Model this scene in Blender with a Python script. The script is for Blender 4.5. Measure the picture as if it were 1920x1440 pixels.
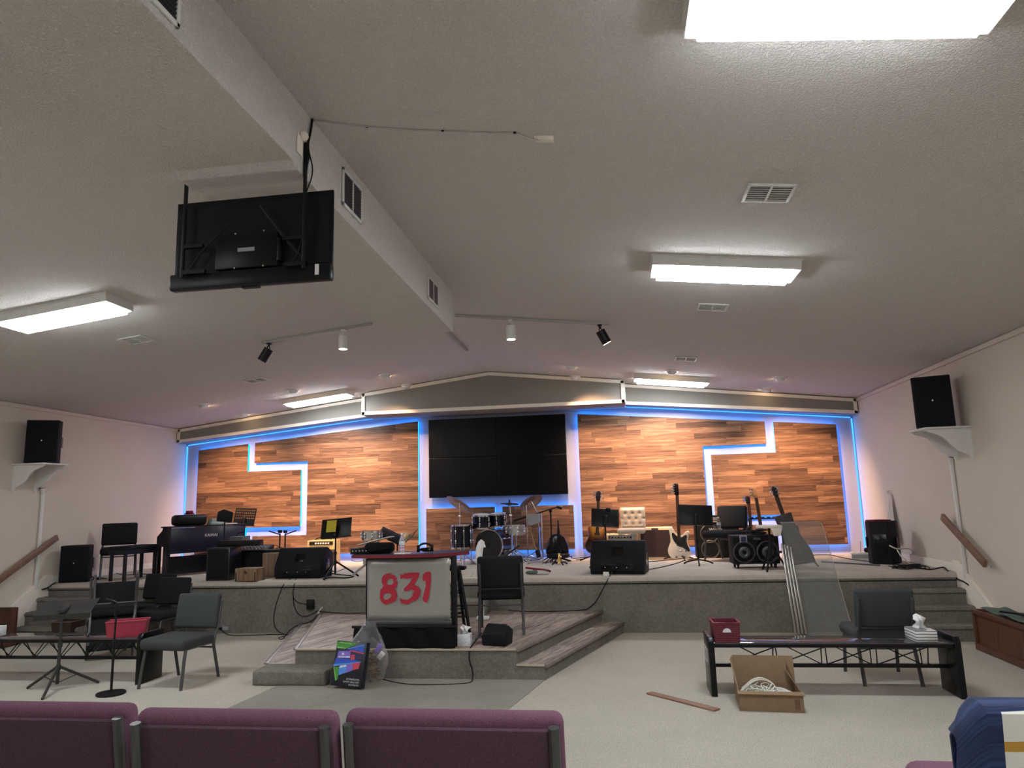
import bpy, bmesh, math, random
from mathutils import Vector, Matrix, Euler
PI = math.pi
random.seed(7)
for o in list(bpy.data.objects):
    bpy.data.objects.remove(o)
SC = bpy.context.scene
COL = SC.collection

# ---------------------------------------------------------------- camera
HC = 1.68
CAM_R = Vector((0.98867946, 0.14744771, -0.02778651))
CAM_U = Vector((0.05139313, -0.15879935, 0.98597237))
CAM_F = Vector((-0.14096689, 0.97623867, 0.16457945))
FPX = 1330.0
cam_data = bpy.data.cameras.new('camera')
cam_data.sensor_fit = 'HORIZONTAL'
cam_data.sensor_width = 36.0
cam_data.lens = FPX / 1920 * 36.0
cam_data.clip_start = 0.05
cam = bpy.data.objects.new('camera', cam_data)
COL.objects.link(cam)
mw = Matrix.Identity(4)
for i in range(3):
    mw[i][0] = CAM_R[i]; mw[i][1] = CAM_U[i]; mw[i][2] = -CAM_F[i]
mw[2][3] = HC
cam.matrix_world = mw
SC.camera = cam

# ---------------------------------------------------------------- view, world
SC.view_settings.view_transform = 'Standard'
SC.view_settings.look = 'None'
SC.view_settings.gamma = 1.0
SC.view_settings.use_curve_mapping = False
SC.view_settings.exposure = 0.0
W = bpy.data.worlds.new('world')
SC.world = W
W.use_nodes = True
W.node_tree.nodes['Background'].inputs[0].default_value = (0.5, 0.5, 0.52, 1)
W.node_tree.nodes['Background'].inputs[1].default_value = 0.02

LAMP_WHITE = (0.90, 0.95, 1.0)     # fluorescent panels
LAMP_WARM = (1.0, 0.58, 0.31)      # eyeball downlights over the stage
PANEL_EMIT = 52.0
SPOT_W = 660.0
LED_EMIT = 14.5
LED_BLUE = (0.0, 0.22, 1.0)

def at(u, v, x=None, y=None, z=None):
    """point of the place that shows at photo pixel (u, v), on the plane x=, y= or z="""
    d = CAM_F + CAM_R * ((u - 960) / FPX) - CAM_U * ((v - 720) / FPX)
    o = Vector((0, 0, HC))
    if z is not None: return o + d * ((z - HC) / d.z)
    if y is not None: return o + d * (y / d.y)
    return o + d * (x / d.x)

# ---------------------------------------------------------------- node helpers
MATS = {}
class N:
    def __init__(s, name):
        s.m = bpy.data.materials.new(name); s.m.use_nodes = True
        s.t = s.m.node_tree; s.t.nodes.clear()
        s.out = s.t.nodes.new('ShaderNodeOutputMaterial')
        MATS[name] = s.m
    def n(s, typ, **kw):
        nd = s.t.nodes.new(typ)
        for k, v in kw.items():
            if k.startswith('i_'):
                key = k[2:]
                key = int(key) if key.isdigit() else key.replace('_', ' ')
                s.set(nd.inputs[key], v)
            else: setattr(nd, k, v)
        return nd
    def set(s, inp, v):
        if hasattr(v, 'links') or isinstance(v, bpy.types.NodeSocket): s.t.links.new(v, inp)
        elif isinstance(v, tuple) and len(v) == 3 and inp.type == 'RGBA': inp.default_value = (*v, 1)
        else: inp.default_value = v
    def math(s, op, a, b=0.0, c=0.0):
        nd = s.t.nodes.new('ShaderNodeMath'); nd.operation = op
        s.set(nd.inputs[0], a); s.set(nd.inputs[1], b); s.set(nd.inputs[2], c)
        return nd.outputs[0]
    def mix(s, f, a, b):
        nd = s.t.nodes.new('ShaderNodeMix'); nd.data_type = 'RGBA'
        s.set(nd.inputs[0], f); s.set(nd.inputs[6], a); s.set(nd.inputs[7], b)
        return nd.outputs[2]
    def ramp(s, f, stops):
        nd = s.t.nodes.new('ShaderNodeValToRGB')
        cr = nd.color_ramp
        while len(cr.elements) < len(stops): cr.elements.new(0.5)
        for e, (p, c) in zip(cr.elements, stops):
            e.position = p; e.color = (*c, 1)
        s.set(nd.inputs[0], f)
        return nd.outputs[0]
    def noise(s, scale, detail=4, rough=0.6, vec=None, dist=0.0):
        nd = s.t.nodes.new('ShaderNodeTexNoise')
        nd.inputs['Scale'].default_value = scale; nd.inputs['Detail'].default_value = detail
        nd.inputs['Roughness'].default_value = rough; nd.inputs['Distortion'].default_value = dist
        s.set(nd.inputs['Vector'], vec if vec is not None else s.obj())
        return nd.outputs[0]
    def obj(s):
        if not hasattr(s, '_o'): s._o = s.t.nodes.new('ShaderNodeTexCoord').outputs['Object']
        return s._o
    def geo(s):
        return s.t.nodes.new('ShaderNodeNewGeometry').outputs['Position']
    def bump(s, h, strength=0.3, dist=0.01):
        nd = s.t.nodes.new('ShaderNodeBump')
        nd.inputs['Strength'].default_value = strength; nd.inputs['Distance'].default_value = dist
        s.set(nd.inputs['Height'], h)
        return nd.outputs[0]
    def bsdf(s, color, rough=0.5, metal=0.0, normal=None, **kw):
        b = s.t.nodes.new('ShaderNodeBsdfPrincipled')
        s.set(b.inputs['Base Color'], color); s.set(b.inputs['Roughness'], rough); s.set(b.inputs['Metallic'], metal)
        if normal is not None: s.set(b.inputs['Normal'], normal)
        for k, v in kw.items(): s.set(b.inputs[k.replace('_', ' ')], v)
        s.t.links.new(b.outputs[0], s.out.inputs[0])
        return s.m

def mul(c, k): return tuple(min(1.0, x * k) for x in c)

def plain(name, color, rough=0.5, metal=0.0, var=0.06, scale=14.0, bump=0.0, bscale=120.0, **kw):
    """a painted / plastic / metal surface with slight procedural variation"""
    n = N(name)
    c = n.ramp(n.noise(scale, 3), [(0.3, mul(color, 1 - var)), (0.7, mul(color, 1 + var))])
    nm = n.bump(n.noise(bscale, 2), bump, 0.004) if bump else None
    return n.bsdf(c, rough, metal, nm, **kw)

def fabric(name, color, var=0.18, scale=260.0, bump=0.35):
    n = N(name)
    w = n.noise(scale, 2, 0.7)
    c = n.ramp(w, [(0.3, mul(color, 1 - var)), (0.7, mul(color, 1 + var))])
    return n.bsdf(c, 0.95, 0.0, n.bump(w, bump, 0.003), Specular_IOR_Level=0.15)

def carpet(name, color, var=0.22, big=0.08, mid=0.06):
    n = N(name)
    f = n.noise(120.0, 4, 0.8); g = n.noise(2.2, 4, 0.6)
    c1 = n.ramp(f, [(0.32, mul(color, 1 - var)), (0.68, mul(color, 1 + var))])
    h = n.noise(26.0, 4, 0.7)
    c1 = n.mix(n.ramp(h, [(0.35, (0, 0, 0)), (0.65, (1, 1, 1))]), n.mix(mid, c1, (0, 0, 0)), n.mix(mid * .35, c1, (1, 1, 1))) if mid else c1
    c2 = n.mix(n.ramp(g, [(0.35, (0, 0, 0)), (0.65, (1, 1, 1))]), mul((1, 1, 1), 1 - big * 2), (1, 1, 1))
    mx = n.n('ShaderNodeMix', data_type='RGBA', blend_type='MULTIPLY')
    mx.inputs[0].default_value = 1.0
    n.set(mx.inputs[6], c1); n.set(mx.inputs[7], c2)
    return n.bsdf(mx.outputs[2], 1.0, 0.0, n.bump(f, 0.6, 0.006), Specular_IOR_Level=0.05)

def planks(name, along, across, width, length, tones, rough=0.45, grain_scale=1.0, seam=0.35, use_geo=True, grain=0.55, rot=0.0):
    """staggered wood planks; along / across are axis letters"""
    n = N(name)
    vec = n.geo() if use_geo else n.obj()
    if rot:
        mp = n.n('ShaderNodeMapping'); n.set(mp.inputs[0], vec); mp.inputs['Rotation'].default_value = (0, 0, rot); vec = mp.outputs[0]
    sp = n.n('ShaderNodeSeparateXYZ'); n.set(sp.inputs[0], vec)
    ax = {'x': 0, 'y': 1, 'z': 2}
    u, v = sp.outputs[ax[along]], sp.outputs[ax[across]]
    vr = n.math('DIVIDE', v, width)
    row = n.math('FLOOR', vr)
    wn = n.n('ShaderNodeTexWhiteNoise', noise_dimensions='1D'); n.set(wn.inputs['W'], row)
    ur = n.math('ADD', n.math('DIVIDE', u, length), n.math('MULTIPLY', wn.outputs[0], 7.31))
    col = n.math('FLOOR', ur)
    cb = n.n('ShaderNodeCombineXYZ'); n.set(cb.inputs[0], row); n.set(cb.inputs[1], col)
    w2 = n.n('ShaderNodeTexWhiteNoise', noise_dimensions='2D'); n.set(w2.inputs['Vector'], cb.outputs[0])
    # grain : noise stretched along the plank, shifted per plank
    g = n.n('ShaderNodeCombineXYZ')
    n.set(g.inputs[0], n.math('MULTIPLY', u, 1.6 * grain_scale)); n.set(g.inputs[1], n.math('MULTIPLY', v, 26.0 * grain_scale))
    n.set(g.inputs[2], n.math('MULTIPLY', w2.outputs[0], 40.0))
    gn = n.noise(1.0, 6, 0.62, g.outputs[0], 1.2)
    gf = n.ramp(gn, [(0.36, (0, 0, 0)), (0.62, (1, 1, 1))])
    t = n.math('ADD', n.math('MULTIPLY', w2.outputs[0], 1 - grain), n.math('MULTIPLY', gf, grain))
    c = n.ramp(t, [(i / (len(tones) - 1), tn) for i, tn in enumerate(tones)])
    # seams
    fu = n.math('FRACT', ur); fv = n.math('FRACT', vr)
    eu = n.math('MINIMUM', fu, n.math('SUBTRACT', 1.0, fu)); ev = n.math('MINIMUM', fv, n.math('SUBTRACT', 1.0, fv))
    s1 = n.math('LESS_THAN', n.math('MULTIPLY', eu, length), 0.0025); s2 = n.math('LESS_THAN', n.math('MULTIPLY', ev, width), 0.0022)
    sm = n.math('MAXIMUM', s1, s2)
    c = n.mix(n.math('MULTIPLY', sm, seam), c, mul(tones[0], 0.3))
    return n.bsdf(c, rough, 0.0, n.bump(gn, 0.08, 0.004), Specular_IOR_Level=0.3)

def wood(name, color, along='x', rough=0.45, grain=18.0, var=0.35):
    n = N(name)
    mp = n.n('ShaderNodeMapping'); n.set(mp.inputs[0], n.obj())
    sc = {'x': (1.2, grain, grain), 'y': (grain, 1.2, grain), 'z': (grain, grain, 1.2)}[along]
    mp.inputs['Scale'].default_value = sc
    g = n.noise(1.0, 5, 0.6, mp.outputs[0], 1.0)
    c = n.ramp(g, [(0.3, mul(color, 1 - var)), (0.7, mul(color, 1 + var))])
    return n.bsdf(c, rough, 0.0, n.bump(g, 0.1, 0.003), Specular_IOR_Level=0.3)

def emit(name, color, strength):
    n = N(name)
    e = n.n('ShaderNodeEmission'); n.set(e.inputs[0], color); e.inputs[1].default_value = strength
    n.t.links.new(e.outputs[0], n.out.inputs[0])
    return n.m

# ---------------------------------------------------------------- mesh builder
def frame(z, x=None):
    z = Vector(z).normalized()
    if x is None: x = Vector((1, 0, 0)) if abs(z.x) < 0.9 else Vector((0, 1, 0))
    x = Vector(x); x = (x - z * x.dot(z)).normalized()
    y = z.cross(x)
    return Matrix((x, y, z)).transposed()

class MB:
    def __init__(s):
        s.bm = bmesh.new(); s.mi = 0
    def mat(s, i): s.mi = i; return s
    def _tag(s, faces):
        for f in faces:
            f.material_index = s.mi
    def box(s, size, loc=(0, 0, 0), rot=None, bevel=0.0, seg=2):
        tb = bmesh.new()
        bmesh.ops.create_cube(tb, size=1.0)
        bmesh.ops.scale(tb, vec=size, verts=tb.verts)
        if bevel:
            bmesh.ops.bevel(tb, geom=list(tb.verts) + list(tb.edges), offset=min(bevel, 0.49 * min(size)), segments=seg, affect='EDGES', profile=0.5)
        return s._merge(tb, loc, rot)
    def _merge(s, tb, loc=(0, 0, 0), rot=None):
        R = Matrix.Identity(4)
        if rot is not None: R = (Euler(rot).to_matrix() if not isinstance(rot, Matrix) else rot).to_4x4()
        M = Matrix.Translation(Vector(loc)) @ R
        mp = {}
        for v in tb.verts: mp[v] = s.bm.verts.new(M @ v.co)
        for f in tb.faces:
            try:
                nf = s.bm.faces.new([mp[v] for v in f.verts]); nf.material_index = s.mi
            except ValueError: pass
        tb.free()
        return s
    def cyl(s, p0, p1, r0, r1=None, n=16, caps=True):
        p0, p1 = Vector(p0), Vector(p1); r1 = r0 if r1 is None else r1
        F = frame(p1 - p0)
        ra = [s.bm.verts.new(p0 + F @ Vector((r0 * math.cos(2 * PI * i / n), r0 * math.sin(2 * PI * i / n), 0))) for i in range(n)]
        rb = [s.bm.verts.new(p1 + F @ Vector((r1 * math.cos(2 * PI * i / n), r1 * math.sin(2 * PI * i / n), 0))) for i in range(n)]
        fs = [s.bm.faces.new((ra[i], ra[(i + 1) % n], rb[(i + 1) % n], rb[i])) for i in range(n)]
        if caps: fs += [s.bm.faces.new(ra[::-1]), s.bm.faces.new(rb)]
        s._tag(fs); return s
    def tube(s, pts, r, n=8, closed=False, flat=None, smooth=0):
        pts = [Vector(p) for p in pts]
        for _ in range(smooth):
            q = []
            L = len(pts)
            rng = range(L) if closed else range(L - 1)
            if not closed: q.append(pts[0])
            for i in rng:
                a, b = pts[i], pts[(i + 1) % L]
                q.append(a * 0.75 + b * 0.25); q.append(a * 0.25 + b * 0.75)
            if not closed: q.append(pts[-1])
            pts = q
        L = len(pts); rings = []
        prev = None
        for i, p in enumerate(pts):
            if closed: t = pts[(i + 1) % L] - pts[i - 1]
            else: t = pts[min(i + 1, L - 1)] - pts[max(i - 1, 0)]
            if t.length < 1e-9: t = Vector((0, 0, 1))
            F = frame(t, prev)
            prev = F.col[0].copy()
            rr = r[i] if isinstance(r, (list, tuple)) and len(r) == L else (r if not isinstance(r, (list, tuple)) else r[0])
            fx, fy = (1, 1) if flat is None else flat
            rings.append([s.bm.verts.new(p + F @ Vector((fx * rr * math.cos(2 * PI * k / n + PI / n), fy * rr * math.sin(2 * PI * k / n + PI / n), 0))) for k in range(n)])
        fs = []
        for i in range(L if closed else L - 1):
            a, b = rings[i], rings[(i + 1) % L]
            for k in range(n): fs.append(s.bm.faces.new((a[k], a[(k + 1) % n], b[(k + 1) % n], b[k])))
        if not closed: fs += [s.bm.faces.new(rings[0][::-1]), s.bm.faces.new(rings[-1])]
        s._tag(fs); return s
    def lathe(s, prof, loc=(0, 0, 0), axis=(0, 0, 1), n=24):
        F = frame(axis); loc = Vector(loc); rings = []
        for r, z in prof:
            if r < 1e-6: rings.append([s.bm.verts.new(loc + F @ Vector((0, 0, z)))])
            else: rings.append([s.bm.verts.new(loc + F @ Vector((r * math.cos(2 * PI * k / n), r * math.sin(2 * PI * k / n), z))) for k in range(n)])
        fs = []
        for a, b in zip(rings, rings[1:]):
            for k in range(n):
                k2 = (k + 1) % n
                if len(a) == 1 and len(b) == 1: continue
                if len(a) == 1: fs.append(s.bm.faces.new((a[0], b[k2], b[k])))
                elif len(b) == 1: fs.append(s.bm.faces.new((a[k], a[k2], b[0])))
                else: fs.append(s.bm.faces.new((a[k], a[k2], b[k2], b[k])))
        s._tag(fs); return s
    def prism(s, poly, d, M=None, bevel=0.0):
        """extrude a 2-D outline (x, y) by d along z, then apply the matrix M"""
        tb = bmesh.new()
        a = [tb.verts.new((p[0], p[1], 0)) for p in poly]
        b = [tb.verts.new((p[0], p[1], d)) for p in poly]
        n = len(poly)
        tb.faces.new(a[::-1]); tb.faces.new(b)
        for i in range(n): tb.faces.new((a[i], a[(i + 1) % n], b[(i + 1) % n], b[i]))
        bmesh.ops.recalc_face_normals(tb, faces=tb.faces)
        if bevel:
            bmesh.ops.bevel(tb, geom=[e for e in tb.edges], offset=bevel, segments=2, affect='EDGES', profile=0.5)
        big = [f for f in tb.faces if len(f.verts) > 4]
        if big: bmesh.ops.triangulate(tb, faces=big)
        M = Matrix.Identity(4) if M is None else M
        mp = {}
        for v in tb.verts: mp[v] = s.bm.verts.new(M @ v.co)
        for f in tb.faces:
            nf = s.bm.faces.new([mp[v] for v in f.verts]); nf.material_index = s.mi
        tb.free(); return s
    def face(s, pts):
        f = s.bm.faces.new([s.bm.verts.new(Vector(p)) for p in pts]); f.material_index = s.mi
        return s
    def grid(s, fn, nu, nv):
        vs = [[s.bm.verts.new(Vector(fn(i / nu, j / nv))) for j in range(nv + 1)] for i in range(nu + 1)]
        for i in range(nu):
            for j in range(nv):
                f = s.bm.faces.new((vs[i][j], vs[i + 1][j], vs[i + 1][j + 1], vs[i][j + 1])); f.material_index = s.mi
        return s
    def ball(s, c, r, sc=(1, 1, 1), n=16):
        tb = bmesh.new(); bmesh.ops.create_uvsphere(tb, u_segments=n, v_segments=max(6, n // 2), radius=r)
        bmesh.ops.scale(tb, vec=sc, verts=tb.verts)
        return s._merge(tb, c)
    def build(s, name, mat, parent=None, loc=None, rot=None, smooth=35, kind=None, label=None, solid=0.0, fix=True):
        if fix: bmesh.ops.recalc_face_normals(s.bm, faces=s.bm.faces)
        me = bpy.data.meshes.new(name); s.bm.to_mesh(me); s.bm.free()
        for m in (mat if isinstance(mat, (list, tuple)) else [mat]):
            me.materials.append(MATS[m] if isinstance(m, str) else m)
        if smooth:
            me.polygons.foreach_set('use_smooth', [True] * len(me.polygons))
            me.set_sharp_from_angle(angle=math.radians(smooth))
        o = bpy.data.objects.new(name, me); COL.objects.link(o)
        if parent is not None: o.parent = parent
        if loc is not None: o.location = loc
        if rot is not None: o.rotation_euler = rot
        if kind: o['kind'] = kind
        if label: o['label'] = label
        if solid:
            md = o.modifiers.new('thickness', 'SOLIDIFY'); md.thickness = solid; md.offset = 0
        return o

def tag(o, label, cat, group=None):
    o['label'] = label; o['category'] = cat
    if group: o['group'] = group
    return o
def thing(name, label, cat, loc=(0, 0, 0), rz=0.0, group=None):
    o = bpy.data.objects.new(name, None); COL.objects.link(o)
    o.empty_display_size = 0.1
    o.location = loc; o.rotation_euler = (0, 0, rz)
    return tag(o, label, cat, group)
def struct(o): o['kind'] = 'structure'; return o
def dup(root, loc=None, rz=None, label=None, group=None):
    r = root.copy(); COL.objects.link(r)
    if loc is not None: r.location = loc
    if rz is not None: r.rotation_euler = (root.rotation_euler[0], root.rotation_euler[1], rz)
    if label: r['label'] = label
    if group: r['group'] = group
    for ch in list(root.children):
        c = ch.copy(); COL.objects.link(c); c.parent = r
        for g in list(ch.children):
            d = g.copy(); COL.objects.link(d); d.parent = c
    return r
def lamp(name, typ, loc, parent, color, energy, **kw):
    d = bpy.data.lights.new(name, typ); d.color = color; d.energy = energy
    for k, v in kw.items(): setattr(d, k, v)
    o = bpy.data.objects.new(name, d); COL.objects.link(o); o.location = loc
    if parent is not None: o.parent = parent
    return o
def aim(o, d):
    o.rotation_euler = Vector(d).to_track_quat('-Z', 'Y').to_euler()
XZ = Matrix(((1, 0, 0, 0), (0, 0, -1, 0), (0, 1, 0, 0), (0, 0, 0, 1)))   # outline (x, y) -> world (x, z), extruded towards -y
YZ = Matrix(((0, 0, 1, 0), (1, 0, 0, 0), (0, 1, 0, 0), (0, 0, 0, 1)))    # outline (x, y) -> world (y, z), extruded towards +x
def T(x, y, z): return Matrix.Translation((x, y, z))
def RZ(a): return Matrix.Rotation(a, 4, 'Z')
def RX(a): return Matrix.Rotation(a, 4, 'X')
def RY(a): return Matrix.Rotation(a, 4, 'Y')

# ---------------------------------------------------------------- materials
def popcorn(name, color):
    n = N(name)
    f = n.noise(75.0, 3, 0.65)
    sp = n.ramp(f, [(0.42, (0, 0, 0)), (0.62, (1, 1, 1))])
    return n.bsdf(n.mix(sp, mul(color, 0.9), color), 0.95, 0.0, n.bump(sp, 0.7, 0.016), Specular_IOR_Level=0.1)
popcorn('ceiling_paint', (0.80, 0.755, 0.715))
plain('wall_paint', (0.66, 0.58, 0.485), 0.85, var=0.02, scale=2, bump=0.05, bscale=220)
plain('back_wall_white', (0.38, 0.38, 0.41), 0.8, var=0.02, scale=2)
plain('fascia_grey', (0.24, 0.222, 0.20), 0.75, var=0.04, scale=2)
plain('trim_white', (0.84, 0.77, 0.67), 0.5, var=0.03, scale=4)
plain('white_metal', (0.72, 0.71, 0.68), 0.45, var=0.03)
carpet('floor_carpet', (0.465, 0.43, 0.36), var=.48, big=.03)
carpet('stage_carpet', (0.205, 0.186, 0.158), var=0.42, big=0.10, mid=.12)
carpet('stage_carpet_lit', (0.52, 0.46, 0.395), var=0.2, big=0.06)  # same carpet as the risers, lightened to stand for light on the stage top
carpet('runner_carpet', (0.30, 0.28, 0.24), var=0.1)
planks('wall_planks', 'x', 'z', 0.096, 0.86, [(0.034, 0.017, 0.011), (0.095, 0.048, 0.030), (0.185, 0.098, 0.060), (0.33, 0.185, 0.112)], 0.55, grain=.45)
planks('vinyl_planks', 'y', 'x', 0.16, 1.1, [(0.075, 0.058, 0.05), (0.23, 0.18, 0.155), (0.40, 0.33, 0.29), (0.58, 0.50, 0.45)], 0.5, grain_scale=1.3, grain=0.8, rot=0.32)
plain('black_plastic', (0.007, 0.007, 0.008), 0.5, var=0.15, bump=0.08, bscale=300, Specular_IOR_Level=0.2)
plain('black_gloss', (0.004, 0.004, 0.005), 0.2, var=0.1, Specular_IOR_Level=0.3)
plain('black_metal', (0.007, 0.007, 0.008), 0.42, var=0.1, Specular_IOR_Level=0.25)
plain('gunmetal', (0.085, 0.085, 0.085), 0.42, 0.55, var=0.1)
plain('chrome', (0.72, 0.72, 0.72), 0.16, 1.0, var=0.04)
plain('brass', (0.65, 0.42, 0.13), 0.25, 1.0, var=0.06)
plain('grille_mesh', (0.009, 0.010, 0.012), 0.8, var=0.3, scale=300, Specular_IOR_Level=0.15)
emit('lens_white', LAMP_WHITE, PANEL_EMIT)
emit('lens_warm', (1.0, 0.78, 0.52), 10.0)
emit('bulb_glow', (1.0, 0.66, 0.34), 110.0)
emit('led_blue', LED_BLUE, LED_EMIT)
emit('led_soft', (.04, .26, 1.0), 3.0)
plain('dark_void', (0.01, 0.01, 0.01), 0.9)
plain('vent_grey', (0.30, 0.30, 0.32), 0.6)
plain('rail_wood', (0.20, 0.115, 0.07), 0.45, var=0.2, scale=6)

# ---------------------------------------------------------------- the room
CX, RIDGE, SL = -2.1386, 3.955, 0.1155
XL, XR = -8.30, 4.02
YB, YF = 12.78, -4.0
STG_Y, STG_Z = 9.52, 0.70
PLAT_Z, STEP_Z = 0.28, 0.14
def ceil_z(x): return RIDGE - SL * abs(x - CX)

b = MB()                                                              # floor: level near the stage, rising gently under the seats
ys = [YB, 4.3, 2.75, YF]; zs = [0, 0, 0.17, 0.17]
for i in range(3):
    b.face([(XL, ys[i], zs[i]), (XR, ys[i], zs[i]), (XR, ys[i + 1], zs[i + 1]), (XL, ys[i + 1], zs[i + 1])])
b.face([(XL, YB, -0.1), (XL, YF, -0.1), (XR, YF, -0.1), (XR, YB, -0.1)])
struct(b.build('floor', 'floor_carpet', smooth=0))
b = MB()
b.prism([(XL - .1, ceil_z(XL - .1)), (CX, RIDGE), (XR + .1, ceil_z(XR + .1)), (XR + .1, ceil_z(XR + .1) + .12), (CX, RIDGE + .12), (XL - .1, ceil_z(XL - .1) + .12)], YB - YF + 0.2, T(0, YB + .1, 0) @ XZ)
struct(b.build('ceiling', 'ceiling_paint', smooth=0))
for nm, x0, x1 in (('wall_left', XL - .1, XL), ('wall_right', XR, XR + .1)):
    b = MB(); h = ceil_z(XL if x0 < 0 else XR)
    b.box((x1 - x0, YB - YF + .2, h + .12), ((x0 + x1) / 2, (YB + YF) / 2, (h + .12) / 2 - 0.06 + .06))
    struct(b.build(nm, 'wall_paint', smooth=0))
for nm, y0, mt in (('wall_back', YB + .1, 'back_wall_white'), ('wall_rear', YF, 'wall_paint')):
    b = MB()
    b.prism([(XL, 0), (XR, 0), (XR, ceil_z(XR)), (CX, RIDGE), (XL, ceil_z(XL))], 0.1, T(0, y0, 0) @ XZ)
    struct(b.build(nm, mt, smooth=0))
for nm, x, s in (('trim_1', XL, 1), ('trim_2', XR, -1)):              # crown strip along each side wall
    b = MB(); z = ceil_z(x)
    b.box((.03, YB - YF, .055), (x + s * .015, (YB + YF) / 2, z - .03), bevel=.006)
    struct(b.build(nm, 'wall_paint'))

# stage with rounded carpet nosing
b = MB()
prof = [(YB, 0), (STG_Y + .03, 0), (STG_Y + .03, STG_Z - .088), (STG_Y + .006, STG_Z - .085), (STG_Y, STG_Z - .06), (STG_Y + .004, STG_Z - .03), (STG_Y + .02, STG_Z - .008), (STG_Y + .045, STG_Z), (YB, STG_Z)]
b.prism(prof, XR - XL, T(XL, 0, 0) @ YZ)
o = b.build('stage_floor', ['stage_carpet', 'stage_carpet_lit'], smooth=40)
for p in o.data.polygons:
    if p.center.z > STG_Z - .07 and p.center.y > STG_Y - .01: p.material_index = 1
struct(o)
b = MB(); b.box((XR - XL, .006, .01), ((XL + XR) / 2, STG_Y + .027, STG_Z - .094))  # thin dark strip along the underside of the nosing
struct(b.build('nosing_dark_strip', 'dark_void', smooth=0))
def carpet_step(x0, x1, y0, y1, z, name='carpet_stair', zb=0.0):
    b = MB()
    pr = [(y1, zb), (y0 + .02, zb), (y0 + .02, z - .06), (y0, z - .04), (y0 + .008, z - .012), (y0 + .03, z), (y1, z)]
    b.prism(pr, x1 - x0, T(x0, 0, 0) @ YZ)
    return struct(b.build(name, 'stage_carpet', smooth=40))
for x0, x1 in ((3.07, 3.985), (-8.265, -7.28)):
    for i, (y, z) in enumerate(((9.33, .525), (9.14, .355), (8.95, .18))):
        carpet_step(x0, x1, y, 9.53, z)
carpet_step(-2.55, -1.745, 9.05, 9.545, .47, zb=PLAT_Z)
# white skirt boards beside the stairs, baseboards on the stage
for nm, x0 in (('baseboard_left', XL + .001), ('baseboard_right', XR - .031)):
    b = MB()
    b.prism([(8.3, 0), (9.62, 0), (9.62, .83), (9.5, .83), (8.7, .33), (8.3, .1)], .03, T(x0, 0, 0) @ YZ)
    b.box((.02, YB - 9.62, .10), (x0 + .015, (YB + 9.62) / 2, STG_Z + .052), bevel=.004)
    b.box((.02, 8.3 - YF, .09), (x0 + .015, (8.3 + YF) / 2, .1))
    struct(b.build(nm, 'trim_white', smooth=0))

# low platform in front of the stage: vinyl plank top, carpet risers, wood nosings
PFL, PFR, PBR, PBL = (-3.316, 7.11), (-1.06, 7.11), (-.30, 9.55), (-4.07, 9.55)
SFR, SBR, SFL, SBL = (-.785, 7.09), (-.03, 9.55), (-3.63, 7.11), (-4.36, 9.55)
plain('nosing_wood', (0.20, 0.165, 0.145), 0.4, var=0.15, scale=8)
plain('nosing_strip', (0.42, 0.36, 0.28), 0.5, var=0.08)
b = MB()
b.mat(0).prism([PFL, PFR, PBR, PBL], PLAT_Z - .004)
b.mat(1).prism([PFL, PFR, PBR, PBL], .004, T(0, 0, PLAT_Z - .004))
o = b.build('platform_floor', ['stage_carpet', 'vinyl_planks'], smooth=0); struct(o)
b = MB()
b.mat(0).prism([PFR, SFR, SBR, PBR], STEP_Z - .004); b.mat(1).prism([PFR, SFR, SBR, PBR], .004, T(0, 0, STEP_Z - .004))
struct(b.build('platform_stair', ['stage_carpet', 'vinyl_planks'], smooth=0))
b = MB()
b.mat(0).prism([SFL, PFL, PBL, SBL], STEP_Z - .004); b.mat(1).prism([SFL, PFL, PBL, SBL], .004, T(0, 0, STEP_Z - .004))
struct(b.build('platform_stair', ['stage_carpet', 'vinyl_planks'], smooth=0))
def bar(p, q, z, w, h, mat, nm):
    b = MB(); p = Vector((*p, z)); q = Vector((*q, z)); d = q - p
    b.box((d.length, w, h), (p + q) / 2, (0, 0, math.atan2(d.y, d.x)), bevel=.006)
    return struct(b.build(nm, mat))
bar(PFR, PBR, PLAT_Z - .012, .05, .034, 'nosing_wood', 'trim_4'); bar(SFR, SBR, STEP_Z - .012, .05, .034, 'nosing_wood', 'trim_5')
bar(PFL, PFR, PLAT_Z - .006, .03, .02, 'nosing_strip', 'trim_6'); bar(PFR, SFR, STEP_Z - .006, .03, .02, 'nosing_strip', 'trim_7')
bar(PFL, PBL, PLAT_Z - .004, .045, .016, 'nosing_wood', 'trim_8'); bar(SFL, SBL, STEP_Z - .004, .045, .016, 'nosing_wood', 'trim_9')
bar((SFL[0] + .02, 7.11), (PFL[0], 7.11), STEP_Z - .004, .02, .014, 'nosing_strip', 'trim_10')
b = MB(); b.box((.745, .33, .137), (-3.235, 6.955, .0695), bevel=.02, seg=3)
struct(b.build('carpet_stair', 'stage_carpet'))
b = MB()
pr = [(-3.34, 6.85), (-3.41, 6.13), (-3.62, 4.4), (-1.33, 4.4), (-.966, 6.22), (-.79, 7.095), (-3.0, 7.1)]
b.prism(pr, .004, T(0, 0, .0005))
struct(b.build('floor_runner', 'runner_carpet', smooth=0))

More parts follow.
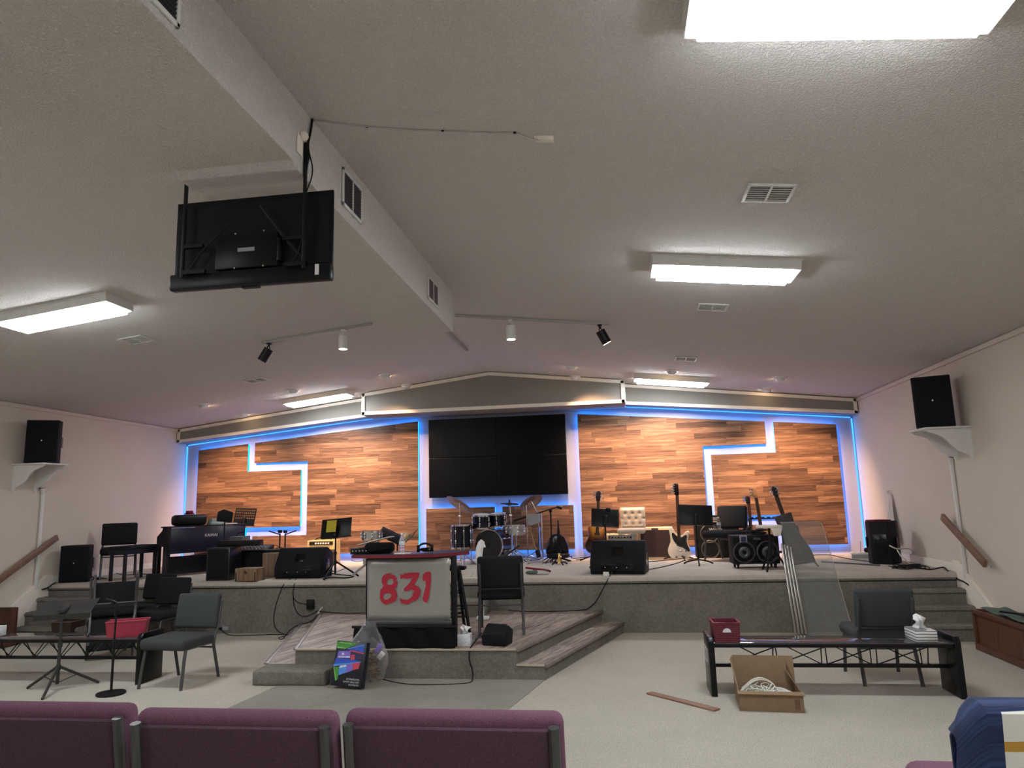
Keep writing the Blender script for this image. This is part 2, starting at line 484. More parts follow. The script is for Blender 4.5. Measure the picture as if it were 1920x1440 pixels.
# boxed-in duct on the ceiling beside the ridge
b = MB()
DX0, DX1 = -2.335, -1.646
def ring(y, z): return [(DX0, z), (DX1, z), (DX1, ceil_z(DX1) + .02), (DX0, ceil_z(DX0) + .02)], y
st = [ring(YF, 3.545), ring(3.36, 3.535), ring(3.42, 3.505), ring(7.14, 3.475)]
rows = [[b.bm.verts.new((x, y, z)) for x, z in rg] for rg, y in st]
for a_, c_ in zip(rows, rows[1:]):
    for k in range(4): b.bm.faces.new((a_[k], a_[(k + 1) % 4], c_[(k + 1) % 4], c_[k]))
b.bm.faces.new(rows[0]); b.bm.faces.new(rows[-1][::-1])
struct(b.build('ceiling_duct_beam', 'ceiling_paint', smooth=0))

# fascia and projecting soffit over the back wall
def fascia(name, pts, y, d, grey='fascia_grey', t=.055, trim_d=.018):
    """framed grey board: pts outline in (x, z), front face at y"""
    b = MB()
    b.mat(0).prism(pts, d, T(0, y + d, 0) @ XZ)
    n = len(pts); b.mat(1)
    cxm = sum(p[0] for p in pts) / n; czm = sum(p[1] for p in pts) / n
    for i in range(n):
        p, q = Vector(pts[i]), Vector(pts[(i + 1) % n]); dv = (q - p); L = dv.length; dv.normalize()
        nv = Vector((-dv.y, dv.x))
        if nv.dot(Vector((cxm, czm)) - (p + q) / 2) < 0: nv = -nv
        mid = (p + q) / 2 + nv * t / 2
        b.box((L, trim_d, t), (mid.x, y - trim_d / 2, mid.y), (0, -math.atan2(dv.y, dv.x), 0), bevel=.004)
    return struct(b.build(name, [grey, 'trim_white'], smooth=0))
g = .012
fascia('trim_11', [(XL + .02, 2.975), (-4.4, 3.318), (-4.4, ceil_z(-4.4) - g), (XL + .02, ceil_z(XL) - g)], 12.45, .30)
fascia('trim_12', [(.12, 3.318), (XR - .02, 2.975), (XR - .02, ceil_z(XR) - g), (.12, ceil_z(.12) - g)], 12.45, .30)
fascia('trim_13', [(-4.455, 3.285), (.183, 3.285), (.183, ceil_z(.183) - g), (CX, RIDGE - g), (-4.455, ceil_z(-4.455) - g)], 12.03, .74, t=.06)
b = MB(); b.box((.02, .70, .33), (.186, 12.40, 3.46)); b.box((.02, .70, .33), (-4.458, 12.40, 3.46))
struct(b.build('trim_14', 'trim_white', smooth=0))

# ---------------------------------------------------------------- wood panels on the stage wall, lit from behind by blue strips
def top(ax): return 2.838 + .0858 * (5.85 - ax)
BOT = .845
def led_outline(name, pts, y0, y1, parent=None, inset=.006):
    b = MB(); n = len(pts)
    ar = sum(pts[i][0] * pts[(i + 1) % n][1] - pts[(i + 1) % n][0] * pts[i][1] for i in range(n))
    q = []
    for i in range(n):
        p = Vector(pts[i]); d0 = (p - Vector(pts[i - 1])).normalized(); d1 = (Vector(pts[(i + 1) % n]) - p).normalized()
        n0 = Vector((-d0.y, d0.x)); n1 = Vector((-d1.y, d1.x))
        if ar < 0: n0, n1 = -n0, -n1
        m = (n0 + n1); m = m / max(.3, m.dot(n0))
        q.append(p + m * inset)
    for i in range(n):
        a, c = q[i], q[(i + 1) % n]
        b.face([(a.x, y0, a.y), (c.x, y0, c.y), (c.x, y1, c.y), (a.x, y1, a.y)])
    return b.build(name, 'led_blue', parent, smooth=0)
A = [(5.85, top(5.85)), (4.83, top(4.83)), (4.83, 2.397), (3.75, 2.397), (3.75, 1.35), (4.84, 1.35), (4.84, BOT), (5.85, BOT)]
Bp = [(4.69, top(4.69)), (1.475, top(1.475)), (1.475, BOT), (4.69, BOT), (4.69, 1.19), (3.62, 1.19), (3.62, 2.551), (4.69, 2.551)]
Cp = [(1.335, 1.605), (.068, 1.612), (.068, BOT), (1.335, BOT)]
PANELS = [(A, -1, 'outer wood plank panel of the stage wall, beside the left side wall'), (Bp, -1, 'large wood plank panel of the stage wall left of the screens'),
          (Cp, -1, 'low wood plank panel under the screens, behind the floor tom'), (Cp, 1, 'low wood plank panel under the screens, behind the mic boom stand'),
          (Bp, 1, 'large wood plank panel of the stage wall right of the screens'), (A, 1, 'outer wood plank panel of the stage wall, beside the right side wall')]
for pts, s, lab in PANELS:
    P = [(CX + s * x, z) for x, z in pts]
    b = MB(); b.prism(P, .014, T(0, 12.714, 0) @ XZ)
    o = tag(b.build('wood_wall_panel', 'wall_planks', smooth=0), lab, 'wall panel', 'wood plank panels on the stage wall')
    led_outline('light_strip', P, 12.722, 12.762, o)
plain('strip_channel', (.7, .7, .72), .4)
def led_bar(p, q, label, w=.02):
    b = MB(); p, q = Vector(p), Vector(q)
    F = frame(q - p)
    b.box((w, .012, (q - p).length), (p + q) / 2, F)
    return tag(b.build('light_strip', 'led_soft', smooth=0), label, 'led strip')
led_bar((XL + .05, 12.76, 2.95), (-4.5, 12.76, 3.31), 'blue LED strip under the grey fascia left of the screens')
led_bar((.2, 12.76, 3.31), (XR - .05, 12.76, 2.95), 'blue LED strip under the grey fascia right of the screens')
led_bar((XL + .03, 12.765, .74), (XL + .03, 12.765, 2.93), 'upright blue LED strip in the corner by the left wall')
led_bar((XR - .03, 12.765, .74), (XR - .03, 12.765, 2.93), 'upright blue LED strip in the corner by the right wall')
plain('screen_black', (.003, .003, .004), .3, Specular_IOR_Level=.10)
for i, (sx, zc, lab) in enumerate(((-1, 2.865, 'upper left'), (1, 2.865, 'upper right'), (-1, 2.153, 'lower left'), (1, 2.153, 'lower right'))):
    t = thing('wall_screen', 'black flat screen on the stage wall, %s of the four' % lab, 'screen', (CX + sx * .63, 12.62, zc), 0, 'four screens of the video wall')
    b = MB(); b.box((1.252, .08, .706), (0, .04, 0), bevel=.006); b.build('bezel', 'black_plastic', t)
    b = MB(); b.box((1.236, .004, .69), (0, -.001, 0)); b.build('screen', 'screen_black', t)
    b = MB(); b.box((.3, .08, .3), (0, .12, 0)); b.build('mount', 'black_metal', t)

# ---------------------------------------------------------------- ceiling fixtures
def on_ceiling(x, y):
    """matrix whose -z points down from the sloped ceiling at (x, y)"""
    a = math.atan(SL) * (1 if x > CX else -1)
    return (x, y, ceil_z(x)), (0, a, 0)
def troffer(x, y, label, seen=True):
    loc, rot = on_ceiling(x, y)
    t = thing('ceiling_light', label, 'ceiling light', loc, 0, 'fluorescent ceiling lights'); t.rotation_euler = rot
    b = MB(); w, d, h = 1.17, .37, .085
    b.prism([(-w / 2, -d / 2), (w / 2, -d / 2), (w / 2, d / 2), (-w / 2, d / 2)], h, T(0, 0, -h))
    b.box((w + .03, d + .03, .012), (0, 0, -.006))
    b.build('housing', 'white_metal', t, smooth=0)
    b = MB(); b.box((w - .10, d - .03, .034), (0, 0, -h - .011), bevel=.006)
    b.build('diffuser', 'lens_white', t)
    return t
troffer(.96, 2.60, 'large bright ceiling light nearest the top edge, right of the duct')
troffer(.96, 5.90, 'bright ceiling light right of the duct, between two vents')
troffer(.93, 11.55, 'bright ceiling light just in front of the fascia right of the screens')
troffer(-5.12, 5.83, 'bright ceiling light at the left edge, beyond the hanging TV')
troffer(-5.10, 11.62, 'bright ceiling light just in front of the fascia left of the screens')
troffer(-5.12, 2.95, 'unseen ceiling light left of the duct, above the seats')  # this and the next two: unseen fixtures continuing the rows, included for their light
troffer(.96, .05, 'unseen ceiling light right of the duct, over the back rows')
troffer(-5.12, .05, 'unseen ceiling light left of the duct, over the back rows')
def grille(name, w, d, label, loc, rot, cells=2, slats=7, group=None, void='dark_void', sm='white_metal'):
    t = thing(name, label, 'air vent', loc, 0, group); t.rotation_euler = rot
    b = MB(); e = .022
    for sx in (-1, 1): b.box((e, d, .012), (sx * (w / 2 - e / 2), 0, -.006), bevel=.003)
    for sy in (-1, 1): b.box((w, e, .012), (0, sy * (d / 2 - e / 2), -.006), bevel=.003)
    b.box((.014, d, .012), (0, 0, -.006))
    b.build('frame', sm, t)
    b = MB(); b.box((w - .02, d - .02, .004), (0, 0, -.001)); b.build('backing', void, t)
    b = MB()
    for i in range(slats):
        y = -d / 2 + e + (i + .5) * (d - 2 * e) / slats
        b.box((w - 2 * e, (d - 2 * e) / slats * .5, .003), (0, y, -.006), (.6, 0, 0))
    b.build('slats', sm, t)
    return t
for x, y, lab in ((1.045, 4.47, 'ceiling vent between the two nearest lights right of the duct'), (1.04, 7.23, 'ceiling vent just beyond the second light right of the duct'),
                  (1.02, 9.95, 'small far ceiling vent right of the duct, over the stage edge'), (-5.245, 7.05, 'ceiling vent beyond the light left of the duct'), (-5.27, 9.78, 'far ceiling vent left of the duct, near the downlights')):
    loc, rot = on_ceiling(x, y)
    grille('ceiling_vent', .30, .27, lab, (loc[0], loc[1], loc[2] - .001), rot, group='ceiling vents', void='vent_grey')
RV = Matrix(((0, 0, -1), (1, 0, 0), (0, -1, 0))).to_euler()
for y0, y1, z0, z1, lab in ((1.75, 2.34, 3.575, 3.86, 'black slatted vent on the duct side at the top of the photo'), (4.05, 4.40, 3.575, 3.83, 'black slatted vent on the duct side beside the hanging TV'), (6.12, 6.50, 3.55, 3.78, 'black slatted vent on the duct side near its far end')):
    t = grille('duct_vent', y1 - y0, z1 - z0, lab, (DX1 + .001, (y0 + y1) / 2, (z0 + z1) / 2), RV, slats=12, group='duct vents')
    for ch in t.children:
        if ch.name.startswith('slats'): ch.data.materials[0] = MATS['black_metal']
# eyeball downlights over the stage
def downlight(x, y, label, target=None, k=1.0):
    loc, rot = on_ceiling(x, y)
    t = thing('downlight', label, 'downlight', loc, 0, 'eyeball downlights over the stage'); t.rotation_euler = rot
    b = MB(); b.lathe([(.075, 0), (.105, 0), (.10, -.012), (.078, -.016), (.075, -.01)], n=28); b.build('ring', 'white_metal', t)
    b = MB(); b.lathe([(0, .0), (.072, -.005), (.074, -.02), (.066, -.045), (.045, -.062), (.03, -.066), (0, -.067)], n=24)
    b.build('eyeball', 'white_metal', t)
    b = MB(); d = Vector((0, .95, -.22)).normalized()
    b.cyl(d * .060 + Vector((0, 0, -.014)), d * .074 + Vector((0, 0, -.014)), .023, .023, 18); b.build('bulb', 'bulb_glow', t)
    if target is not None:
        L = lamp('bulb_light', 'SPOT', (0, .09, -.085), t, LAMP_WARM, SPOT_W * k, spot_size=math.radians(76), spot_blend=1.0, shadow_soft_size=.04)
        dv = Vector(target) - Vector((0, 0, .15)) - Vector((x, y + .09, loc[2] - .085))
        q = (Euler(rot).to_matrix().inverted() @ dv)
        aim(L, q)
    return t
for x, y, lab, tg, k in ((-6.746, 10.80, 'leftmost downlight of the front row over the stage', (-7.0, 12.7, 1.75), 1.0), (-5.19, 10.85, 'second downlight from the left in the front row over the stage', (-5.15, 12.7, 1.95), 1.1),
                (-3.655, 10.92, 'downlight with a yellow glow in front of the left end of the soffit', (-4.15, 12.7, 1.8), .75), (-.646, 11.03, 'downlight in front of the right end of the soffit', (.05, 12.7, 1.85), .9),
                (.90, 10.95, 'downlight just in front of the far light right of the soffit', (.95, 12.7, 2.0), 1.0), (2.483, 11.0, 'rightmost downlight of the front row over the stage', (2.95, 12.7, 1.8), 1.0),
                (-6.758, 12.10, 'downlight close to the fascia at the far left', None, 0), (-3.63, 12.0, 'half hidden downlight behind the left soffit edge', None, 0), (-.646, 12.0, 'half hidden downlight behind the right soffit edge', None, 0),
                (2.509, 12.2, 'downlight close to the fascia at the far right', None, 0)):
    if tg is None: y = min(y, 12.1)
    downlight(x, y, lab, tg, k)
# track lights
plain('track_grey', (.36, .345, .32), .5)
def track(name, p0, p1, label, heads):
    p0, p1 = Vector(p0), Vector(p1)
    p0.z = ceil_z(p0.x); p1.z = ceil_z(p1.x)
    t = thing(name, label, 'track light', (p0 + p1) / 2)
    o = (p0 + p1) / 2
    b = MB(); d = p1 - p0
    b.box((d.length, .045, .03), (0, 0, -.016), frame(d).to_4x4().to_3x3() @ Matrix(((0, 0, 1), (0, 1, 0), (-1, 0, 0))).transposed() if False else (0, -math.atan2(d.z, math.hypot(d.x, d.y)), math.atan2(d.y, d.x)), bevel=.004)
    b.build('rail', 'track_grey', t)
    for f, ang, azi, mat, lit in heads:
        base = d * (f - .5) + Vector((0, 0, -.03))
        h = MB(); h.cyl((0, 0, 0), (0, 0, -.05), .012, n=10); h.box((.05, .05, .02), (0, 0, -.01), bevel=.004)
        dr = Vector((math.sin(ang) * math.cos(azi), math.sin(ang) * math.sin(azi), -math.cos(ang)))
        c0 = Vector((0, 0, -.075)); c1 = c0 + dr * .165
        h.cyl(c0, c1, .055, n=24)
        side = Vector((dr.y, -dr.x, 0)); side = side.normalized() if side.length > .01 else Vector((1, 0, 0))
        h.tube([side * .03 + Vector((0, 0, -.045)), side * .034 + c0 + dr * .02], .006, 6)
        h.tube([-side * .03 + Vector((0, 0, -.045)), -side * .034 + c0 + dr * .02], .006, 6)
        ho = h.build('lamp_head', mat, t, loc=base)
        l = MB(); l.cyl(c1 - dr * .002, c1 + dr * .003, .049, n=24)
        l.build('bulb_face', 'lens_warm' if lit else 'dark_void', ho)
        if lit:
            L = lamp('head_light', 'SPOT', base + c1 + dr * .01, t, LAMP_WARM, 25, spot_size=math.radians(80), spot_blend=.8, shadow_soft_size=.04)
            aim(L, dr)
    return t
track('track_light', (-4.235, 7.98, 0), (-2.84, 8.0, 0), 'track light with a black and a white head, left of the duct end', [(.06, .55, PI, 'black_metal', False), (.74, 0.0, 0, 'white_metal', True)])
track('track_light', (-1.83, 8.05, 0), (-.02, 8.1, 0), 'track light with a white and a black head, right of the duct end', [(.37, 0.0, 0, 'white_metal', True), (.945, .5, .35, 'black_metal', True)])
track('track_rail', (CX + .005, 8.75, 0), (CX + .005, 10.15, 0), 'short bare track rail along the ceiling ridge beyond the duct', [])
# ================================================================ wall speakers, shelves, rails
plain('speaker_black', (0.008, 0.008, 0.010), 0.6, var=0.2, bump=0.15, bscale=260, Specular_IOR_Level=0.2)
def speaker(label, loc, rz, w=.40, h=.60, d=.36, tilt=0.0, group=None):
    t = thing('loudspeaker', label, 'speaker', loc, rz, group)
    t.rotation_euler = (tilt, 0, rz)
    b = MB()
    out = [(-w / 2, -d / 2), (w / 2, -d / 2), (w / 2 - .005, d * .02), (w * .30, d / 2), (-w * .30, d / 2), (-w / 2 + .005, d * .02)]
    b.prism(out, h, bevel=.012); b.build('cabinet', 'speaker_black', t)
    b = MB(); b.box((w - .03, .012, h - .04), (0, -d / 2 - .005, h / 2), bevel=.006); b.build('grille', 'grille_mesh', t)
    b = MB(); b.box((.016, .004, .022), (0, -d / 2 - .013, h * .52), bevel=.002); b.build('badge', 'chrome', t)
    for s in (-1, 1):
        b = MB(); a = math.atan2(d * .48, w * .19)
        b.box((.012, .11, .15), (s * (w / 2 - .012), .02, h * .5), bevel=.01); b.build('handle', 'black_gloss', t)
    b = MB(); b.box((w * .42, .006, h * .5), (0, d / 2 + .001, h * .45), bevel=.004)
    for i in range(3): b.cyl((-.05 + i * .05, d / 2, h * .58), (-.05 + i * .05, d / 2 + .014, h * .58), .011, n=12)
    b.build('back_panel', 'black_gloss', t)
    return t
def shelf(label, x, s, y):
    """white shelf on the side wall x; s points into the room"""
    t = thing('wall_shelf', label, 'shelf', (x, y, 2.39))
    b = MB(); b.box((.50, .46, .022), (s * .25, 0, .0), bevel=.004); b.build('board', 'white_metal', t)
    pr = [(0, 0), (.49, 0), (.46, -.03), (.40, -.05), (.32, -.085), (.26, -.14), (.22, -.20), (.165, -.255), (.10, -.29), (.045, -.315), (.03, -.36), (0, -.36)]
    for yy in (-.20, .18):
        b = MB(); b.prism([(s * p[0], p[1]) for p in pr], .022, T(0, yy + .022, -.011) @ XZ); b.build('bracket', 'white_metal', t, smooth=0)
    return t
shelf('white bracket shelf on the left wall under the black speaker', XL + .001, 1, 8.98)
shelf('white bracket shelf on the right wall under the black speaker', XR - .001, -1, 8.98)
speaker('black speaker on the white shelf of the left wall', (XL + .30, 8.98, 2.402), .45, tilt=0)
speaker('black speaker on the white shelf of the right wall', (XR - .29, 8.98, 2.402), -.36)
for s, x, lab in ((1, XL, 'left'), (-1, XR, 'right')):
    y = 9.32
    t = thing('cable_conduit', 'white upright cable cover on the %s wall below the speaker shelf' % lab, 'cable cover', (x + s * .022, y, 0))
    b = MB(); b.box((.035, .05, 1.36), (0, 0, .64 + .68), bevel=.008); b.build('channel', 'white_metal', t)
    b = MB(); b.tube([(s * .0, -.005, 2.0), (s * .02, -.06, 2.10), (s * .03, -.11, 2.20), (s * .03, -.14, 2.37)], .026, 10, smooth=1); b.build('cable_sleeve', 'white_metal', t)
    for p in ((s * .012, -.045, 2.075), (s * .026, -.09, 2.16), (s * .03, -.115, 2.23)):
        b = MB(); b.lathe([(.026, -.006), (.034, 0), (.026, .006)], p, (0, -.3, 1), 14); b.build('clip', 'black_plastic', t)
    t = thing('handrail', 'sloping wooden handrail on the %s wall above the stage steps' % lab, 'handrail', (x + s * .10, 9.0, 0))
    p0 = Vector((0, .56, 1.36)); p1 = Vector((0, -.36, .87)) if s < 0 else Vector((0, -1.3, .36))
    d = p1 - p0
    b = MB(); b.box((.042, d.length, .085), (p0 + p1) / 2, (math.atan2(-d.z, -d.y), 0, 0), bevel=.008); b.build('rail', 'rail_wood', t)
    for f in (.12, .88):
        p = p0.lerp(p1, f); b = MB(); b.tube([p + Vector((0, 0, -.04)), p + Vector((-s * .01, 0, -.07)), p + Vector((-s * .088, 0, -.08))], .008, 8)
        b.cyl(p + Vector((-s * .099, 0, -.08)), p + Vector((-s * .090, 0, -.08)), .025); b.build('bracket', 'white_metal', t)
speaker('black speaker standing on the left end of the stage', (-8.02, 9.80, STG_Z), .3, h=.53, d=.30)
speaker('black speaker turned away on the right end of the stage, red book on top', (3.60, 10.78, STG_Z), PI - .45, h=.58)
fabric('red_cover', (.20, .018, .03), var=.1, scale=80)
b = MB(); b.box((.26, .19, .018), (0, 0, .009), bevel=.004); o = b.build('book', 'red_cover', loc=(3.57, 10.76, STG_Z + .581), rot=(0, 0, .3))
tag(o, 'thin dark red book lying on the black stage speaker', 'book')
# white cloth strips hanging from hooks on the right wall
fabric('white_cloth', (.62, .57, .50), var=.06, scale=60, bump=.1)
p = at(1673, 924, x=XR)
t = thing('hanging_banner_cloth', 'white cloth strips hanging from hooks above the right stage speaker', 'cloth', (XR - .02, p.y, p.z))
for k, (dy, w, L) in enumerate(((.10, .05, .66), (.03, .06, .70), (-.10, .10, .70))):
    b = MB()
    b.grid(lambda u, v: (-.012 - .05 * v - .012 * math.sin(u * 9 + k) * v, dy * v * 1.35 + (u - .5) * (.03 + w * 1.6 * v), -v * L), 10, 12)
    b.build('strip', 'white_cloth', t, solid=.006, fix=False)
for dy in (-.02, .02, .06):
    b = MB(); b.tube([(.018, dy, .03), (-.02, dy, .03), (-.03, dy, .0), (-.02, dy, -.015)], .004, 6); b.build('hook', 'chrome', t)

# ================================================================ hanging TV
t = thing('hanging_tv', 'black television hung from the duct, its back to the camera', 'television', (-1.962, 3.53, 0))
plain('tv_back', (.006, .006, .007), .35, var=.1, Specular_IOR_Level=.25)
zt, zb = 3.435, 2.905
b = MB(); b.box((.945, .018, zt - zb), (0, .032, (zt + zb) / 2), bevel=.006); b.build('panel', 'tv_back', t)
b = MB(); b.box((.955, .055, .095), (0, .012, zb + .045), bevel=.014); b.box((.10, .03, .012), (0, .02, zb - .004)); b.build('lower_housing', 'tv_back', t)
b = MB(); b.box((.37, .034, .20), (-.02, .006, zb + .20), bevel=.006); b.box((.02, .04, .13), (.175, .0, zb + .19), bevel=.003); b.build('electronics_cover', 'tv_back', t)
b = MB(); b.box((.905, .006, .39), (0, .02, zb + .30)); b.build('screen_back', 'black_plastic', t)
b = MB(); b.box((.022, .003, .06), (.40, -.018, zb + .055)); b.build('sticker', 'white_metal', t)
b = MB()
for px, pz in ((-.085, zb + .30), (.085, zb + .305), (-.085, zb + .10), (.085, zb + .102)): b.cyl((px, -.012, pz), (px, -.016, pz), .006, n=10)
b.build('screws', 'chrome', t)
b = MB(); b.box((.10, .002, .022), (-.02, -.0125, zb + .205)); b.build('rating_label', 'vent_grey', t)
for px, ztop in ((-.388, ceil_z(-2.35) - .02), (.328, 3.70)):
    b = MB(); b.box((.018, .018, ztop - zb - .06), (px, -.03, (ztop + zb + .06) / 2), bevel=.003)
    b.box((.14 if px < 0 else .10, .022, .022), (px + (.07 if px < 0 else -.05), -.03, zb + .09)); b.box((.12, .022, .02), (px + (.06 if px < 0 else -.06), -.03, zb + .24))
    b.build('mount_pole', 'black_metal', t)
b = MB(); b.tube([(-.36, -.025, zb + .09), (-.27, -.025, zb + .22), (-.12, -.025, zb + .36)], .006); b.tube([(.07, -.025, zb + .45), (.20, -.02, zb + .27), (.34, -.02, zb + .1)], .011)
b.tube([(.25, -.02, zb + .10), (.30, -.03, zb + .15), (.33, -.03, zb + .3)], .005, smooth=2)
b.build('mount_arms', 'black_metal', t)
X1 = DX1 + .012
plain('cable_beige', (.46, .43, .40), .6)
t = thing('tv_cable', 'thin cable from the hanging TV up the duct and across the ceiling', 'cable', (0, 0, 0))
b = MB(); b.tube([(X1 - .02 + .02, 3.50, 3.45), (X1 + .01, 3.49, 3.55), (X1 + .02, 3.50, 3.62), (X1, 3.52, 3.70), (X1, 3.55, 3.78), (X1 - .004, 3.585, 3.893)], .007, smooth=2)
b.tube([(X1 + .005, 3.50, 3.40), (X1 + .05, 3.5, 3.52), (X1 + .02, 3.5, 3.64)], .004, smooth=2); b.build('drop', 'black_plastic', t)
b = MB(); pts = [Vector((X1 - .008, 3.592, 0)), Vector((-1.34, 3.665, 0)), Vector((-1.1, 3.70, 0)), Vector((-.898, 3.709, 0)), Vector((-.6, 3.73, 0)), Vector((-.481, 3.722, 0)), Vector((-.40, 3.80, 0)), Vector((-.345, 3.80, 0))]
for p in pts: p.z = ceil_z(p.x) - .006
b.tube(pts, .005, 6, smooth=1)
b.build('run', 'cable_beige', t)
for p in (pts[0], pts[1], pts[3], pts[5]):
    b = MB(); b.box((.016, .012, .008), (p.x, p.y, p.z), (0, .11, 0)); b.build('clip', 'black_plastic', t)
loc, rot = on_ceiling(-.32, 3.80)
b = MB(); b.box((.11, .075, .006), (0, 0, -.003), bevel=.002); b.box((.03, .045, .008), (-.02, 0, -.005)); b.box((.03, .045, .008), (.02, 0, -.005))
o = b.build('outlet_plate', 'trim_white', loc=loc, rot=rot); tag(o, 'white outlet plate on the ceiling where the TV cable ends', 'outlet')
b = MB(); b.box((.006, .07, .115), (0, 0, 0), bevel=.002); b.ball((.012, .02, .06), .028, n=12)
o = b.build('outlet_plate', 'trim_white', loc=(DX1 + .004, 3.44, 3.66)); tag(o, 'white outlet plate on the duct side behind the TV pole', 'outlet')

# ================================================================ chairs
fabric('grey_fabric', (0.052, 0.056, 0.056)); fabric('purple_fabric', (0.155, 0.072, 0.108), var=.28); fabric('purple_back', (0.078, 0.042, 0.058), var=.28)
fabric('dark_fabric', (0.017, 0.017, 0.018))
def church_chair(label, loc, rz, fab='grey_fabric', group='grey upholstered chairs', k=(1, 1, 1), hsf=1.0, frame_mat='gunmetal', strips=False):
    t = thing('church_chair', label, 'chair', loc, rz, group)
    kx, ky, kz = k
    W = .52 * kx; hz = .465 * kz * hsf; top = .83 * kz; hw = W / 2 - .022
    def S(mb): return mb
    b = MB(); b.box((W, .48 * ky, .112 * kz), (0, -.03, hz - .056 * kz), bevel=.048, seg=4); b.build('seat', fab, t)
    b = MB(); tl = .17
    hb = top - hz - .02
    b.box((W - .02, .062, hb), (0, .235 * ky + hb * .5 * math.sin(tl), hz + .02 + hb / 2), (-tl, 0, 0), bevel=.029, seg=4)
    b.build('backrest', fab, t)
    rb = Vector((0, .235 * ky + .036, hz + .02))
    up = Vector((0, math.sin(tl), math.cos(tl)))
    if strips:
        b = MB(); b.box((W - .035, .024, hb - .045), rb + up * (hb / 2 - .014) + Vector((0, .002, 0)), (-tl, 0, 0), bevel=.010); b.build('back_panel', 'purple_back', t)
    for s in (-1, 1):
        b = MB()
        b.tube([(s * hw, -.25 * ky, 0), (s * (hw - .01), -.20 * ky, hz - .12), (s * (hw - .012), -.17 * ky, hz - .095)], .016, 8, smooth=1)
        b.build('leg', frame_mat, t)
        b = MB()
        u0 = rb + Vector((s * (hw - .012), .010 if not strips else .016, 0))
        b.tube([(s * hw, .31 * ky, 0), (s * (hw - .004), .215 * ky, hz - .13), (s * (hw - .006), .235 * ky, hz - .03), u0, u0 + up * (hb * (.93 if strips else .78))], .016, 8, flat=(1, 1), smooth=0)
        b.build('leg', frame_mat, t)
    b = MB()
    for s in (-1, 1): b.cyl((s * (hw - .01), -.19 * ky, hz - .105 * kz), (s * (hw - .01), .22 * ky, hz - .105 * kz), .012, n=8)
    b.cyl((-hw, .235 * ky, hz - .16 * kz), (hw, .235 * ky, hz - .16 * kz), .009, n=8)
    b.cyl((-hw, -.19 * ky, hz - .105 * kz), (hw, -.19 * ky, hz - .105 * kz), .010, n=8)
    b.build('seat_frame', frame_mat, t)
    return t
church_chair('grey chair seen from behind, just beyond the right bench', (2.29, 7.27, 0), PI)
church_chair('grey chair facing the seats at the right end of the left bench', (-4.43, 6.86, 0), -.10)
church_chair('dark chair seen from behind on the low platform beside the pulpit', (at(938, 1187, z=PLAT_Z).x, 8.10, PLAT_Z), PI + .14, fab='dark_fabric')
church_chair('dark chair behind the left bench, nearer of the two there', (at(309, 1110, y=8.75).x, 8.62, 0), -.12, fab='dark_fabric')
church_chair('dark chair half hidden behind another, close to the stage on the left', (at(276, 1110, y=9.22).x, 9.18, 0), -.12, fab='dark_fabric')
church_chair('dark chair on the left of the stage beside the piano bench', (-7.76, 10.32, STG_Z), .66, fab='dark_fabric')
church_chair('dark chair on the right of the stage with a water bottle on its seat', (1.60, 11.62, STG_Z), -.62, fab='dark_fabric')
church_chair('dark chair under the upturned chair by the left stage steps', (at(213, 1140, y=8.2).x, 8.20, 0), .6, fab='dark_fabric')
t = church_chair('dark chair turned upside down, legs in the air, by the left stage steps', (0, 0, 0), 0, fab='dark_fabric')
t.rotation_euler = (PI, 0, .6); t.location = (at(214, 1140, y=8.13).x, 8.13, .468 + .47)
PUR = 'purple chairs in the front row of seats'
CHZ = .17
for x0, x1, lab, y in ((-2.15, -1.545, 'purple chair at the left end of the front row, seen from behind', 2.17), (-1.505, -.85, 'purple chair in the middle of the front row, seen from behind', 2.12), (-.845, -.185, 'purple chair right of the middle in the front row, beside the open floor', 2.145)):
    church_chair(lab, ((x0 + x1) / 2, y + .31, CHZ), PI, fab='purple_fabric', group=PUR, k=((x1 - x0 + .01) / .52, 1.0, 1.105), strips=True)
church_chair('purple chair at the right edge with a blue and white cloth over it', (1.275, 2.66, CHZ), PI, fab='purple_fabric', group=PUR, k=(1.19, 1.15, 1.08), hsf=1.1, strips=True)

# ================================================================ the two black benches
plain('bench_black', (.006, .006, .007), .3, var=.2, Specular_IOR_Level=.25)
plain('bench_glass', (.05, .045, .05), .06, var=.3, scale=5)
plain('white_print', (.6, .6, .62), .6)
def text_mesh(body, size, extr=.0015, align='CENTER'):
    cu = bpy.data.curves.new('lettering', 'FONT'); cu.body = body; cu.size = size; cu.extrude = extr; cu.align_x = align; cu.align_y = 'CENTER'
    ob = bpy.data.objects.new('lettering', cu); COL.objects.link(ob)
    me = bpy.data.meshes.new_from_object(ob.evaluated_get(bpy.context.evaluated_depsgraph_get()))
    bpy.data.objects.remove(ob); bpy.data.curves.remove(cu)
    return me
def lettering(body, size, mat, parent, loc, rot, name='lettering', extr=.0015, align='CENTER'):
    me = text_mesh(body, size, extr, align); me.name = name; me.materials.clear(); me.materials.append(MATS[mat])
    o = bpy.data.objects.new(name, me); COL.objects.link(o); o.location = loc; o.rotation_euler = rot
    if parent is not None: o.parent = parent
    return o
